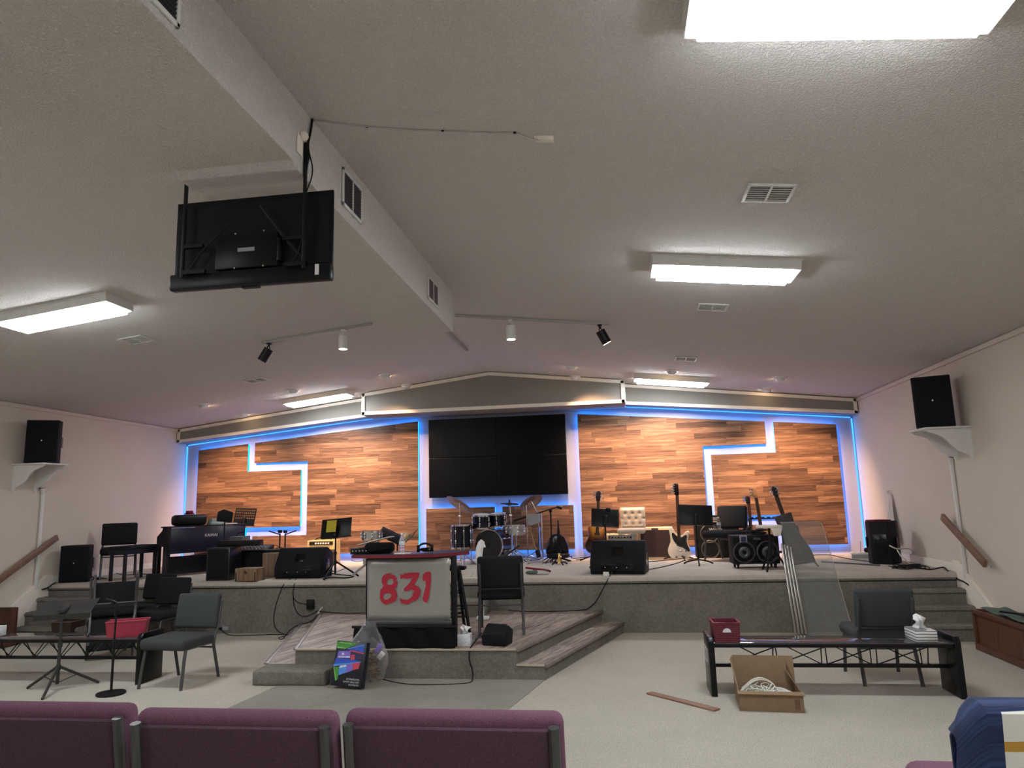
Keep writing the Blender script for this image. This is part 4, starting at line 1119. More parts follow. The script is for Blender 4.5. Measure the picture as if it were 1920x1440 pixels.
# guitar amp on legs, music stand with a yellow sheet, twin mic stands
plain('cream_tolex', (.60, .44, .20), .55, var=.06, bump=.1, bscale=200); plain('brown_grille', (.075, .05, .042), .8, var=.25, scale=220); plain('dark_panel', (.03, .022, .02), .5)
ya = 12.15
c0 = at(602, 1035, y=ya)
W_ = 57 / FPX * 12.1; za0 = at(602, 1057, y=ya).z; za1 = at(602, 1013, y=ya).z
t = thing('guitar_amplifier', 'cream and brown guitar amplifier on low legs behind the yellow paper stand', 'amplifier', (c0.x, ya + .12, STG_Z), .0)
hb = za0 - STG_Z; ha = za1 - za0
b = MB(); b.box((W_, .24, ha), (0, 0, hb + ha / 2), bevel=.008); b.build('cabinet', 'cream_tolex', t)
b = MB(); b.box((W_ - .02, .01, ha * .58), (0, -.122, hb + ha * .31)); b.build('grille', 'brown_grille', t)
b = MB(); b.box((W_ - .08, .012, ha * .14), (0, -.122, hb + ha * .88)); b.build('control_panel', 'dark_panel', t)
for i in range(9):
    b = MB(); b.cyl((-W_ * .36 + i * W_ * .09, -.126, hb + ha * .87), (-W_ * .36 + i * W_ * .09, -.145, hb + ha * .87), .014, n=10); b.build('knob', 'paper_white' if 1 < i < 8 else 'black_plastic', t)
b = MB(); b.tube([(-.16, 0, hb + ha), (-.12, 0, hb + ha + .04), (.10, 0, hb + ha + .05), (.14, 0, hb + ha)], .010, 6, smooth=1); b.build('handle', 'black_plastic', t)
b = MB(); b.box((.20, .003, .02), (0, -.122, hb + ha * .70)); b.build('name_plate', 'brown_grille', t)
for s in (-1, 1):
    b = MB(); b.box((.03, .22, hb), (s * (W_ / 2 - .03), 0, hb / 2)); b.build('leg', 'black_metal', t)
p = at(633, 1005, y=9.85)
MS = music_stand('black music stand with a yellow sheet, on the stage behind the pulpit table', (p.x - .03, 9.85, STG_Z), p.z - STG_Z, -.05, 1.25, .46, .27, leg=.32, roll=-.07)
plain('yellow_paper', (.50, .42, .02), .7, var=.12, scale=30)
zz = p.z
b = MB(); b.box((.145, .006, .17), (0, 0, 0)); o = b.build('yellow_sheet', 'yellow_paper', loc=(p.x - .07, 9.79, zz + .14), rot=(-.32, -.05, -.05)); tag(o, 'yellow sheet of paper hanging over a music stand desk on the stage', 'paper')
for u, side, lab, yb_ in ((525, -1, 'left of two thin black boom stands before the wood panel', 11.5), (535, 1, 'right of two thin black boom stands before the wood panel', 12.0)):
    q = at(u, 1000, y=yb_); z = q.z - STG_Z
    t = thing('boom_stand', lab, 'mic stand', (q.x, yb_, STG_Z), 0)
    b = MB(); b.cyl((0, 0, .04), (0, 0, z), .013, n=10); b.build('pole', 'black_metal', t)
    b = MB(); b.tube([(0, 0, z - .02), (side * .06, 0, z + .0), (side * .20, 0, z + .04)], .011, 8); b.box((.07, .04, .05), (0, 0, z + .03), bevel=.01); b.build('boom', 'black_metal', t)
    for k in range(3):
        a = k * 2.1 + .3; b = MB(); b.tube([(0, 0, .12), (.26 * math.cos(a), .26 * math.sin(a), .012)], .009, 6); b.build('leg', 'black_metal', t)

# ================================================================ centre: pulpit table and what surrounds it
plain('pulpit_red', (.16, .012, .022), .35); plain('pulpit_top', (.05, .055, .10), .3); fabric('black_cloth', (.006, .006, .006), var=.1); plain('silver_screen', (.34, .33, .30), .36, .35, var=.03, scale=3); plain('banner_red', (.40, .008, .03), .6)
PY = 7.22
zt = 1.19
def pxz(u, v, y): q = at(u, v, y=y); return q.x, q.z
cxp = at(765, 1100, y=PY).x
t = thing('pulpit_table', 'black framed pulpit table with a red-edged top, 831 banner on its front', 'pulpit', (cxp, PY, PLAT_Z), 0)
zL = zt - PLAT_Z
# table top: bowed front edge, pointed right end
xa, xb = at(661, 1040, y=PY).x - cxp, at(880, 1032, y=PY + .2).x - cxp
out = [(xa, -.03), (xa + .16, -.09), (xa + .40, -.13), (0, -.14), (.30, -.11), (xb - .15, .03), (xb, .20), (xb - .04, .30), (.3, .42), (0, .45), (xa + .3, .42), (xa + .05, .33)]
b = MB(); b.prism(out, .032, T(0, 0, zL - .032)); b.build('table_edge', 'pulpit_red', t, smooth=0)
b = MB(); b.prism([(x * .985 + .0, y * .97 + .006) for x, y in out], .003, T(0, 0, zL)); b.build('table_top', 'pulpit_top', t, smooth=0)
bl, br = at(688, 1100, y=PY).x - cxp, at(848, 1100, y=PY).x - cxp
bt, bb = at(766, 1047, y=PY).z - PLAT_Z, at(766, 1162, y=PY).z - PLAT_Z
for x in (bl, br + .01):
    b = MB(); b.box((.03 if x < 0 else .05, .05, zL - .035), (x, .03, (zL - .035) / 2), bevel=.004); b.build('post', 'black_metal', t)
for x in (bl + .06, br - .05):
    b = MB(); b.box((.04, .05, zL - .035), (x, .33, (zL - .035) / 2), bevel=.004); b.build('post', 'black_metal', t)
b = MB(); b.box((br - bl, .02, .03), ((bl + br) / 2, .0, bt - .0), bevel=.003); b.build('top_bar', 'black_metal', t)
b = MB(); b.box((.035, .035, zL - bt), (.06, .10, (zL + bt) / 2 - .02)); b.build('centre_post', 'black_metal', t)
x0, x1 = bl + .012, br - .018
b = MB(); b.grid(lambda u, v: (x0 + (x1 - x0) * u, -.022 + .012 * math.sin(PI * u) * (1 - v), bb + (bt - bb) * v - .015 * math.sin(PI * u) * (1 - v)), 16, 10); b.build('banner', 'silver_screen', t, solid=.004, fix=False)
b = MB(); b.box((br - bl - .01, .03, .05), ((bl + br) / 2, -.01, bb - .028), bevel=.01); b.build('banner_weight', 'gunmetal', t)
# brush lettering 831 traced as outlines in the banner plane
cu = bpy.data.curves.new('numerals', 'CURVE'); cu.dimensions = '2D'; cu.fill_mode = 'BOTH'; cu.extrude = .0012
def bm_uv(px_, py_):
    u = (px_ - 229) / (948 - 229); v = 1 - (py_ - 722) / (1252 - 722)
    return x0 + (x1 - x0) * u, bb + (bt - bb) * v
for pts in ([(395, 852), (445, 843), (432, 856), (455, 862), (470, 866), (490, 890), (484, 905), (497, 935), (488, 950), (492, 962), (470, 985), (485, 1010), (493, 1045), (480, 1085), (440, 1105), (395, 1118), (360, 1100), (342, 1065), (343, 1010), (350, 985), (362, 978), (372, 950), (357, 925), (358, 890), (372, 865)],
            [(405, 912), (430, 893), (455, 900), (463, 925), (450, 945), (420, 950), (400, 937)], [(385, 1025), (415, 1017), (440, 1026), (442, 1048), (420, 1068), (390, 1078), (372, 1062), (373, 1040)],
            [(519, 857), (540, 862), (555, 852), (600, 845), (670, 843), (688, 848), (680, 885), (655, 925), (640, 950), (675, 965), (695, 1000), (690, 1040), (670, 1075), (662, 1070), (655, 1090), (640, 1086), (610, 1100), (600, 1110), (575, 1118), (555, 1105), (545, 1113), (528, 1108), (513, 1062), (540, 1075), (580, 1080), (610, 1062), (628, 1042), (622, 1030), (636, 1020), (645, 1002), (620, 990), (590, 1000), (555, 1005), (550, 985), (600, 935), (625, 893), (560, 898), (555, 888), (524, 897)],
            [(712, 900), (720, 860), (745, 840), (775, 836), (787, 850), (785, 920), (775, 1000), (768, 1040), (765, 1062), (750, 1105), (735, 1100), (725, 1095), (713, 1075), (725, 1020), (742, 960), (740, 915), (722, 918)]):
    sp = cu.splines.new('POLY'); sp.points.add(len(pts) - 1); sp.use_cyclic_u = True
    for k, q in enumerate(pts): x, y = bm_uv(*q); sp.points[k].co = (x, y, 0, 1)
tmp = bpy.data.objects.new('numerals', cu); COL.objects.link(tmp)
me = bpy.data.meshes.new_from_object(tmp.evaluated_get(bpy.context.evaluated_depsgraph_get())); bpy.data.objects.remove(tmp); bpy.data.curves.remove(cu)
me.name = 'numerals'; me.materials.clear(); me.materials.append(MATS['banner_red'])
o = bpy.data.objects.new('numerals', me); COL.objects.link(o); o.parent = t; o.location = (0, -.028, 0); o.rotation_euler = (PI / 2, 0, 0); o['label'] = 'red brushed numerals 831'
# black cloth skirt under the banner
xs0, xs1 = at(664, 1165, y=PY).x - cxp, at(857, 1165, y=PY).x - cxp
b = MB(); b.box((xs1 - xs0, .04, .028), ((xs0 + xs1) / 2, -.055, bb - .058), bevel=.008); b.build('lower_bar', 'black_metal', t)
b = MB(); b.grid(lambda u, v: (xs0 + .03 + (xs1 - xs0 - .03) * u, -.07 - .02 * math.sin(u * 22 + v * 3) - .03 * (1 - v), .004 + (bb - .06) * v), 40, 8); b.build('skirt', 'black_cloth', t, solid=.006, fix=False)
ZT = zt + .0035
# things on the pulpit table
b_ = at(675, 1032, y=PY + .08)
t = thing('mixer_rack', 'small black mixer with knobs on the left end of the pulpit table', 'mixer', (b_.x + .02, PY + .08, ZT), .08)
b = MB(); b.box((.20, .16, .062), (0, 0, .031), bevel=.004); b.build('body', 'black_plastic', t)
for i in range(5):
    b = MB(); b.cyl((-.07 + .035 * i, -.081, .035), (-.07 + .035 * i, -.092, .035), .007, n=8); b.build('knob', 'chrome', t)
b = MB(); b.box((.30, .18, .11), (0, 0, .055), bevel=.045, seg=4)
for k in range(4): b.tube([(-.1 + .05 * k, -.08, .05), (-.06 + .05 * k, -.11, .02 + .01 * k), (.02 + .04 * k, -.09, .06)], .008, 6, smooth=2)
o = b.build('equipment_bag', 'black_cloth', loc=(at(712, 1030, y=PY + .1).x, PY + .10, ZT), rot=(0, 0, .1)); tag(o, 'soft black bag lying on the pulpit table beside the mixer', 'bag')
b = MB(); b.box((.36, .22, .006), (0, 0, 0), bevel=.002); o = b.build('clipboard', 'paper_white', loc=(at(705, 1018, y=PY + .14).x, PY + .14, ZT + .128), rot=(-.05, -.22, .15)); tag(o, 'white board lying tilted on the black bag on the pulpit table', 'board')
n = N('clear_plastic'); n.bsdf((.9, .93, .95), .08, 0, n.bump(n.noise(60, 2), .3, .004), Transmission_Weight=.85, IOR=1.2, Alpha=.55)
def water_bottle(label, loc):
    t = thing('water_bottle', label, 'bottle', loc, 0)
    b = MB(); b.lathe([(0, 0), (.026, 0), (.031, .008), (.031, .035), (.029, .04), (.031, .05), (.031, .065), (.029, .07), (.031, .08), (.031, .12), (.028, .14), (.014, .175), (.0125, .192), (0, .192)], n=20); b.build('body', 'clear_plastic', t)
    b = MB(); b.lathe([(0, .185), (.0145, .185), (.0145, .205), (0, .206)], n=16); b.build('cap', 'white_metal', t)
    b = MB(); b.lathe([(.0318, .082), (.0318, .120)], n=20); b.build('paper_label', 'pattern_card', t)
    return t
water_bottle('clear water bottle standing on the pulpit table', (at(754, 1033, y=PY + .1).x, PY + .1, ZT))
b = MB(); b.box((.17, .12, .003), (0, 0, .0015)); o = b.build('paper_sheet', 'paper_white', loc=(at(750, 1038, y=PY).x + .02, PY + .03, ZT), rot=(0, 0, .2)); tag(o, 'white sheet of paper under the water bottle on the pulpit table', 'paper')
t = thing('headset', 'black headset with a coiled cord on the pulpit table', 'headset', (at(796, 1030, y=PY + .1).x, PY + .12, ZT), .3)
b = MB(); b.tube([(-.07, 0, .03), (-.06, 0, .075), (0, 0, .095), (.06, 0, .075), (.07, 0, .03)], .011, 8, smooth=2); b.build('headband', 'black_plastic', t)
for s in (-1, 1):
    b = MB(); b.cyl((s * .085, 0, .04), (s * .055, 0, .04), .036, n=16); b.build('ear_cup', 'black_plastic', t)
b = MB()
for k in range(6): b.tube([(.03 * math.cos(k) + .05 * math.cos(a * .6), .02 * math.sin(k) + .05 * math.sin(a * .6), .012 + .006 * k) for a in range(11)], .005, 5, closed=True)
b.build('cord', 'black_plastic', t)
# folding bar stool
sx = at(856, 1063, y=7.75)
t = thing('bar_stool', 'black wooden bar stool partly hidden behind the pulpit table', 'stool', (at(852, 1063, y=7.75).x - .02, 7.75, PLAT_Z), .4)
hs = sx.z - PLAT_Z
b = MB(); b.lathe([(0, -.03), (.14, -.03), (.155, -.015), (.15, .004), (.10, .012), (0, .008)], (0, 0, hs), n=28); b.build('seat', 'black_gloss', t)
for k in range(4):
    a = PI / 4 + k * PI / 2; b = MB(); b.tube([(.09 * math.cos(a), .09 * math.sin(a), hs - .03), (.22 * math.cos(a), .22 * math.sin(a), .0)], .017, 8); b.build('leg', 'black_metal', t)
for z, r in ((.22, .185), (.30, .172), (.46, .145)):
    b = MB(); b.tube([(r * math.cos(PI / 4 + k * PI / 2), r * math.sin(PI / 4 + k * PI / 2), z) for k in range(4)], .011, 6, closed=True); b.build('rung', 'black_metal', t)
# white upright appliance
q = at(903, 1150, z=PLAT_Z); yq = 8.85
q0 = at(904, 1150, y=yq)
qt = at(902, 1012, y=yq)
t = thing('floor_cleaner', 'white upright stick cleaner standing behind the platform chair', 'cleaner', (at(904, 1100, y=yq).x, yq, PLAT_Z), 0)
H = qt.z - PLAT_Z
b = MB(); b.box((.15, .12, .04), (0, 0, .02), bevel=.015, seg=3); b.build('base', 'white_metal', t)
b = MB(); b.cyl((0, 0, .03), (0, 0, H * .72), .017, n=14); b.build('tube', 'white_metal', t)
b = MB(); b.tube([(-.025, 0, H * .66), (-.035, 0, H * .76), (-.025, 0, H * .88), (.0, 0, H * .96), (.02, 0, H * .985)], [.03, .042, .045, .04, .03], 12, smooth=0); b.build('body', 'tissue_paper', t)
b = MB(); b.cyl((.01, -.0, H * .98), (.035, 0, H * .90), .022, n=14); b.build('head', 'white_metal', t)
# small wedge speaker on the platform
t = thing('monitor_speaker', 'small black speaker with a grey plug on the platform floor right of the tissue box', 'speaker', (at(931, 1210, z=PLAT_Z).x, 7.33, PLAT_Z), -.28)
b = MB(); b.prism([(-.09, 0), (.10, 0), (.13, .13), (.02, .19), (-.11, .10)], .25, T(-.125, 0, 0) @ YZ, bevel=.012); b.build('cabinet', 'speaker_black', t)
b = MB(); b.box((.21, .008, .16), (0, -.047, .150), (-.96 + .0, 0, 0), bevel=.003); b.build('grille', 'grille_mesh', t)
b = MB(); b.tube([(-.128, -.02, .07), (-.17, -.03, .075), (-.22, -.06, .05)], .010, 8, smooth=1); b.build('plug', 'gunmetal', t)
# cables
def cable(label, pts, r=.005, mat='black_plastic', sm=2, name='floor_cable'):
    b = MB(); b.tube(pts, r, 6, smooth=sm); o = b.build(name, mat); return tag(o, label, 'cable')
F0 = lambda u, v, z: at(u, v, z=z + .005)
RY_ = STG_Y + .018
R0 = lambda u, v: at(u, v, y=STG_Y + .022)
E0 = lambda u: at(u, 1090, y=STG_Y - .012)
c = at(884, 1212, z=PLAT_Z)
cable('black cable running from the small platform speaker down to the floor box', [F0(903, 1196, PLAT_Z) + Vector((0, 0, .05)), F0(890, 1204, PLAT_Z), F0(882, 1214, PLAT_Z), at(880, 1222, y=7.09), at(880, 1240, y=7.09), at(887, 1258, y=7.085), at(886, 1274, y=7.07), F0(884, 1280, 0), F0(860, 1283, 0), F0(780, 1285, 0), F0(740, 1280, 0), F0(715, 1273, 0), F0(700, 1272, 0)], .007)
cable('left of the two black cables hanging down the stage front by the wedge', [at(545, 1085, z=STG_Z + .01), at(533, 1093, y=9.5), R0(525, 1110), R0(517, 1135), R0(512, 1160), R0(516, 1178), F0(525, 1187, 0), F0(538, 1190, 0), F0(528, 1200, 0), F0(520, 1196, 0), F0(535, 1192, 0)])
cable('right of the two black cables hanging from the wedge to the power adapter', [at(555, 1086, z=STG_Z + .01), at(552, 1094, y=9.5), R0(549, 1110), R0(550, 1123), R0(560, 1131), R0(577, 1133)])
cable('black cable looping below the power adapter on the stage front', [R0(549, 1112), R0(551, 1135), R0(557, 1150), R0(568, 1157), R0(585, 1152), R0(598, 1143), at(603, 1147, y=9.48)])
cable('black cable lying along the foot of the stage from the low outlet', [R0(414, 1179), R0(420, 1186), F0(430, 1192, 0), F0(480, 1191, 0), F0(520, 1189, 0), F0(540, 1190, 0)], .006)
cable('black cable lying over the left step of the platform', [at(600, 1146, y=9.45), F0(585, 1166, STEP_Z), F0(560, 1172, STEP_Z) + Vector((-.02, 0, 0)), at(545, 1180, z=.10), F0(535, 1192, 0)], .006)
cable('black cable along the platform back edge behind the pulpit', [at(603, 1147, z=PLAT_Z + .01), F0(640, 1150, PLAT_Z), F0(700, 1149, PLAT_Z), F0(780, 1150, PLAT_Z)], .006)
cable('black cable hanging from the right wedge down to the platform', [at(1148, 1072, y=9.66), at(1140, 1086, y=9.5), R0(1130, 1105), R0(1118, 1128), R0(1105, 1140), F0(1096, 1144, PLAT_Z), F0(1060, 1146, PLAT_Z), F0(980, 1147, PLAT_Z), F0(940, 1143, PLAT_Z)], .006)
b = MB(); b.box((.10, .045, .13), (0, -.02, 0), bevel=.01); o = b.build('power_adapter', 'black_plastic', loc=R0(583, 1133)); tag(o, 'square black power adapter plugged into the stage front', 'adapter')
t = thing('outlet', 'white outlet with a black plug low on the stage front', 'outlet', R0(421, 1178) , 0)
b = MB(); b.box((.085, .008, .05), (.01, 0, 0), bevel=.002); b.build('plate', 'vent_grey', t); b = MB(); b.cyl((-.05, -.004, 0), (-.05, -.035, 0), .018, n=10); b.build('plug', 'black_plastic', t)
b = MB(); b.tube([(-.04, -.02, -.06), (.0, -.03, .0), (.03, -.02, .03)], .008, 6, smooth=1); b.ball((-.02, -.02, -.04), .015, n=8)
o = b.build('cable_tie', 'white_cable', loc=at(602, 1142, y=9.48)); tag(o, 'white cable tie binding the cables beside the power adapter', 'cable tie')
b = MB(); rnd = random.Random(8)
for i in range(9):
    cx_, cy_ = rnd.uniform(-.12, .08), rnd.uniform(-.05, .05); r = rnd.uniform(.03, .06)
    b.tube([(cx_ + r * math.cos(a * .55), cy_ + r * .7 * math.sin(a * .55), .006 + .004 * i) for a in range(11)], .004, 5, closed=True)
b.tube([(.08, 0, .01), (.10, 0, .06), (.12, .0, .09), (.14, 0, .05), (.13, -.02, .01), (.22, -.03, .006)], .005, 6, smooth=2)
o = b.build('cord_coil', 'white_cable', loc=at(868, 1086, z=STG_Z) + Vector((0, .05, 0))); tag(o, 'white cord lying loosely on the stage edge left of the platform chair', 'cable')
# red frame and bits on the stage edge
t = thing('parts_tray', 'clear packaging with dark red rods on the stage edge right of the platform chair', 'packaging', at(1006, 1078, z=STG_Z) + Vector((0, .08, 0)), -.05)
b = MB(); b.tube([(-.16, .0, .09), (-.05, 0, .075), (.10, 0, .06), (.19, -.02, .04)], .014, 6); b.tube([(-.14, .05, .085), (.12, .04, .05)], .008, 6); b.build('rods', 'red_cover', t)
b = MB(); b.box((.22, .14, .06), (.05, 0, .03), bevel=.004); b.build('clear_box', 'clear_plastic', t)
b = MB(); b.ball((-.10, 0, .025), .05, (1.3, .8, .5), 10); b.ball((-.03, .02, .03), .035, (1.2, .8, .7), 10); b.build('wrapping', 'green_cloth', t)
b = MB(); b.box((.075, .06, .05), (0, 0, .025), bevel=.006); o = b.build('small_white_box', 'white_metal', loc=at(1137, 1078, z=STG_Z) + Vector((0, -.02, 0)) ); o.location.y = 9.60; tag(o, 'small white box at the stage edge under the right wedge', 'box')

# ================================================================ light strip carton and bag of snacks on the floor
bx, by = Vector((-2.78, 6.70, 0)), Vector((-2.46, 6.65, 0))
w = (by - bx).length; h = .40; dpt = .07
t = thing('light_strip_carton', 'black carton with a colourful print, leaning against the platform front', 'carton', (bx + by) / 2, math.atan2((by - bx).y, (by - bx).x))
lean = -.22
Mb = RX(lean) @ T(0, dpt / 2, 0)
def kid(b, nm, mt, **kw):
    o = b.build(nm, mt, t, **kw); o.matrix_local = T(.01, 0, .028) @ RY(.04) @ Mb; return o
plain('carton_black', (.008, .010, .018), .35, var=.2)
b = MB(); b.box((w, dpt, h), (0, 0, h / 2), bevel=.006); kid(b, 'carton', 'carton_black')
cols = {'p_blue': (.03, .09, .50), 'p_sky': (.10, .28, .75), 'p_green': (.06, .26, .04), 'p_lime': (.25, .55, .15), 'p_red': (.60, .06, .10), 'p_violet': (.22, .14, .55), 'p_dark': (.03, .03, .10), 'p_white': (.65, .70, .80)}
for k, c in cols.items(): plain(k, c, .35, var=.15, scale=40)
def poly(nm, mt, pts, dz):
    # pts in crop coordinates of the printed face, x 150..810, y 570..1300
    q = []
    for x, y in pts:
        v = 1 - (y - 590) / (1290 - 590); xl = 235 - 95 * (1 - v); xr = 835 - 95 * (1 - v)
        q.append(((x - xl) / (xr - xl) * w - w / 2, -dpt / 2 - .0006 - dz, v * h))
    b = MB(); b.face(q); kid(b, nm, mt, smooth=0, fix=False)
E_ = .0004
poly('print', 'p_green', [(230, 610), (500, 605), (640, 620), (400, 715), (240, 715)], E_)
poly('print', 'p_lime', [(300, 612), (540, 628), (520, 640), (290, 625)], 2 * E_)
poly('print', 'p_lime', [(240, 690), (430, 700), (400, 712), (240, 706)], 2 * E_)
poly('print', 'p_blue', [(420, 712), (780, 625), (770, 745)], 2 * E_)
poly('print', 'p_sky', [(440, 708), (780, 625), (778, 640), (470, 712)], 3 * E_)
poly('print', 'p_dark', [(260, 735), (520, 720), (770, 770), (700, 890), (230, 900)], E_)
poly('print', 'p_violet', [(270, 760), (510, 740), (510, 850), (250, 870)], 2 * E_)
poly('print', 'p_white', [(280, 838), (500, 826), (500, 842), (275, 852)], 3 * E_)
poly('print', 'p_white', [(345, 780), (385, 776), (385, 812), (345, 816)], 3 * E_)
poly('print', 'p_red', [(500, 728), (768, 752), (766, 772), (505, 744)], 3 * E_)
poly('print', 'p_red', [(520, 800), (600, 790), (595, 865), (520, 880)], 3 * E_)
poly('print', 'p_blue', [(230, 870), (510, 870), (720, 885), (190, 965)], 2 * E_)
poly('print', 'p_sky', [(185, 965), (720, 888), (722, 896), (180, 1000)], 3 * E_)
poly('print', 'p_red', [(560, 920), (710, 895), (680, 1000), (560, 1030)], 2 * E_)
poly('print', 'p_violet', [(450, 945), (560, 920), (560, 1035), (440, 1080)], 2 * E_)
poly('print', 'p_sky', [(300, 990), (450, 960), (440, 1075), (290, 1125)], 2 * E_)
poly('print', 'p_white', [(310, 980), (440, 955), (435, 985), (305, 1015)], 3 * E_)
poly('print', 'p_green', [(185, 1005), (300, 1000), (275, 1190), (235, 1215)], 2 * E_)
poly('print', 'p_lime', [(185, 1005), (200, 1004), (245, 1200), (235, 1215)], 3 * E_)
for k, (tx, vv) in enumerate((('OUTDOOR', .055), ('LED STRIP LIGHTS', .115), ('WATERPROOF', .175))):
    me = text_mesh(tx, .021, .0003, 'LEFT'); me.materials.clear(); me.materials.append(MATS['white_print']); me.name = 'lettering'
    o = bpy.data.objects.new('lettering', me); COL.objects.link(o); o.parent = t
    o.matrix_local = T(.01, 0, .028) @ RY(.04) @ Mb @ T(w / 2 - .03, -dpt / 2 - .0008, vv * h) @ RX(PI / 2) @ RZ(PI)
# bag
n = N('bag_film'); tr = n.n('ShaderNodeBsdfTransparent'); gl = n.n('ShaderNodeBsdfPrincipled'); gl.inputs['Base Color'].default_value = (.8, .8, .8, 1); gl.inputs['Roughness'].default_value = .12
n.set(gl.inputs['Normal'], n.bump(n.noise(22, 3, .6, dist=1.0), .9, .02))
mx = n.n('ShaderNodeMixShader'); fz = n.n('ShaderNodeLayerWeight'); fz.inputs[0].default_value = .35
n.set(mx.inputs[0], n.math('ADD', n.math('MULTIPLY', fz.outputs['Facing'], .45), .10)); n.t.links.new(tr.outputs[0], mx.inputs[1]); n.t.links.new(gl.outputs[0], mx.inputs[2]); n.t.links.new(mx.outputs[0], n.out.inputs[0])
t = thing('snack_bag', 'clear plastic bag of snacks standing behind the colourful carton', 'bag', (-2.52, 6.985, 0), 0)
def bag(u, v):
    a = u * 2 * PI; prof = (.12 + .05 * math.sin(v * PI * .9)) * (1 - .45 * max(0, v - .6) / .4)
    wob = 1 + .10 * math.sin(a * 3 + v * 6) + .06 * math.sin(a * 7 - v * 9)
    top_ = .48 + .10 * math.cos(a + 1.9) + .02 * math.sin(a * 5)
    return (prof * wob * math.cos(a) * 1.15 + .05 * v * v, max(-.10, min(.115, prof * wob * math.sin(a) * .62)), .004 + v * top_)
b = MB(); b.grid(bag, 40, 22); b.build('film', 'bag_film', t, fix=False)
plain('snack_brown', (.20, .11, .05), .7, var=.35, scale=60); plain('snack_white', (.70, .64, .50), .8, var=.15, scale=80)
b = MB(); rnd = random.Random(4)
for i in range(110):
    z = rnd.uniform(.02, .30); a = rnd.uniform(0, 6.28); r = .12 * math.sqrt(rnd.random())
    b.ball((r * math.cos(a) * 1.1, r * math.sin(a) * .60, z), rnd.uniform(.016, .028), (1.3, .9, .6), 6)
o = b.build('brown_snacks', 'snack_brown', t); o['kind'] = 'stuff'
b = MB()
for i in range(40):
    b.ball((rnd.uniform(-.13, -.02), rnd.uniform(-.06, .06), rnd.uniform(.28, .36)), rnd.uniform(.010, .018), (1, 1, .8), 6)
o = b.build('white_snacks', 'snack_white', t); o['kind'] = 'stuff'
b = MB(); b.box((.05, .04, .12), (.12, -.02, .30), (.2, .5, .3), bevel=.006); b.build('blue_wrapper', 'p_violet', t)
b = MB(); b.box((.05, .05, .07), (.155, -.03, .25), (.3, .7, .2), bevel=.006); b.build('white_wrapper', 'paper_white', t)
# ================================================================ drum kit
plain('drum_navy', (.004, .005, .016), .16, var=.2); plain('drum_head', (.70, .70, .72), .4); plain('drum_head_black', (.010, .010, .010), .45); plain('chrome_dull', (.55, .55, .55), .28, .9, var=.1); plain('cymbal', (.22, .17, .11), .3, .85, var=.15, scale=30)
def drum(t, c, axis, r, L, shell, head_a='drum_head', head_b='drum_head', lugs=8, hoop='chrome', hoop_w=.012):
    """a drum shell with hoops, heads and lugs; c is the centre of the bottom (front) head"""
    c = Vector(c); ax = Vector(axis).normalized(); F = frame(ax)
    b = MB(); b.cyl(c, c + ax * L, r, n=36, caps=False); b.build('shell', shell, t)
    for k, (off, mt) in enumerate(((0, head_a), (L, head_b))):
        b = MB(); b.cyl(c + ax * (off - .002), c + ax * (off + .002), r - .004, n=36); b.build('drum_head', mt, t)
        b = MB(); b.lathe([(r - .002, off - hoop_w), (r + .010, off - hoop_w), (r + .010, off + hoop_w), (r - .002, off + hoop_w), (r - .002, off - hoop_w)], c, ax, 36); b.build('hoop', hoop, t)
    for k in range(lugs):
        a = 2 * PI * (k + .5) / lugs; d = F @ Vector((math.cos(a), math.sin(a), 0))
        b = MB(); m_ = c + ax * (L / 2) + d * (r + .012)
        b.cyl(m_ - ax * (L / 2 - .01), m_ + ax * (L / 2 - .01), .004, n=6); b.box((.022, .022, min(.06, L * .3)), m_ - ax * (L * .22), F, bevel=.006); b.box((.022, .022, min(.06, L * .3)), m_ + ax * (L * .22), F, bevel=.006)
        b.build('lug', 'chrome', t)
def tripod(t, z0, r, mat='chrome', up=.20, rot=.4, foot=True):
    for k in range(3):
        a = 2 * PI * k / 3 + rot; c, s = math.cos(a), math.sin(a)
        b = MB(); b.tube([(.012 * c, .012 * s, z0 + up), (r * .6 * c, r * .6 * s, z0 + up * .5), (r * c, r * s, z0 + .012)], .009, 6); b.tube([(0, 0, z0 + .06), (r * .55 * c, r * .55 * s, z0 + up * .52)], .006, 6)
        b.ball((r * c, r * s, z0 + .012), .014, n=8); b.build('leg', mat, t)
YD = 11.75
S_ = lambda u, v, y: at(u, v, y=y)
q = S_(917, 1022, YD)
t = thing('bass_drum', 'dark navy bass drum with a black front head, in the middle of the drum kit', 'drum', (q.x, YD, STG_Z), 0)
zc = q.z - STG_Z; Rb = .245
drum(t, (0, 0, zc), (.28, .96, 0), Rb, .42, 'drum_navy', 'drum_head_black', 'drum_head', 8, 'chrome', .018)
b = MB(); b.cyl((.03, -.004, zc), (.03, -.0055, zc), .055, n=24); b.build('head_port', 'black_gloss', t)
for s in (-1, 1):
    b = MB(); b.tube([(s * .20, .10, zc - .1), (s * .27, .02, zc - .2), (s * .30, -.03, .006)], .008, 6); b.build('spur', 'chrome', t)
b = MB(); b.cyl((.04, .20, zc + Rb), (.04, .20, zc + Rb + .20), .014, n=10); b.box((.06, .06, .03), (.04, .20, zc + Rb + .01), bevel=.006); b.build('tom_post', 'chrome', t)
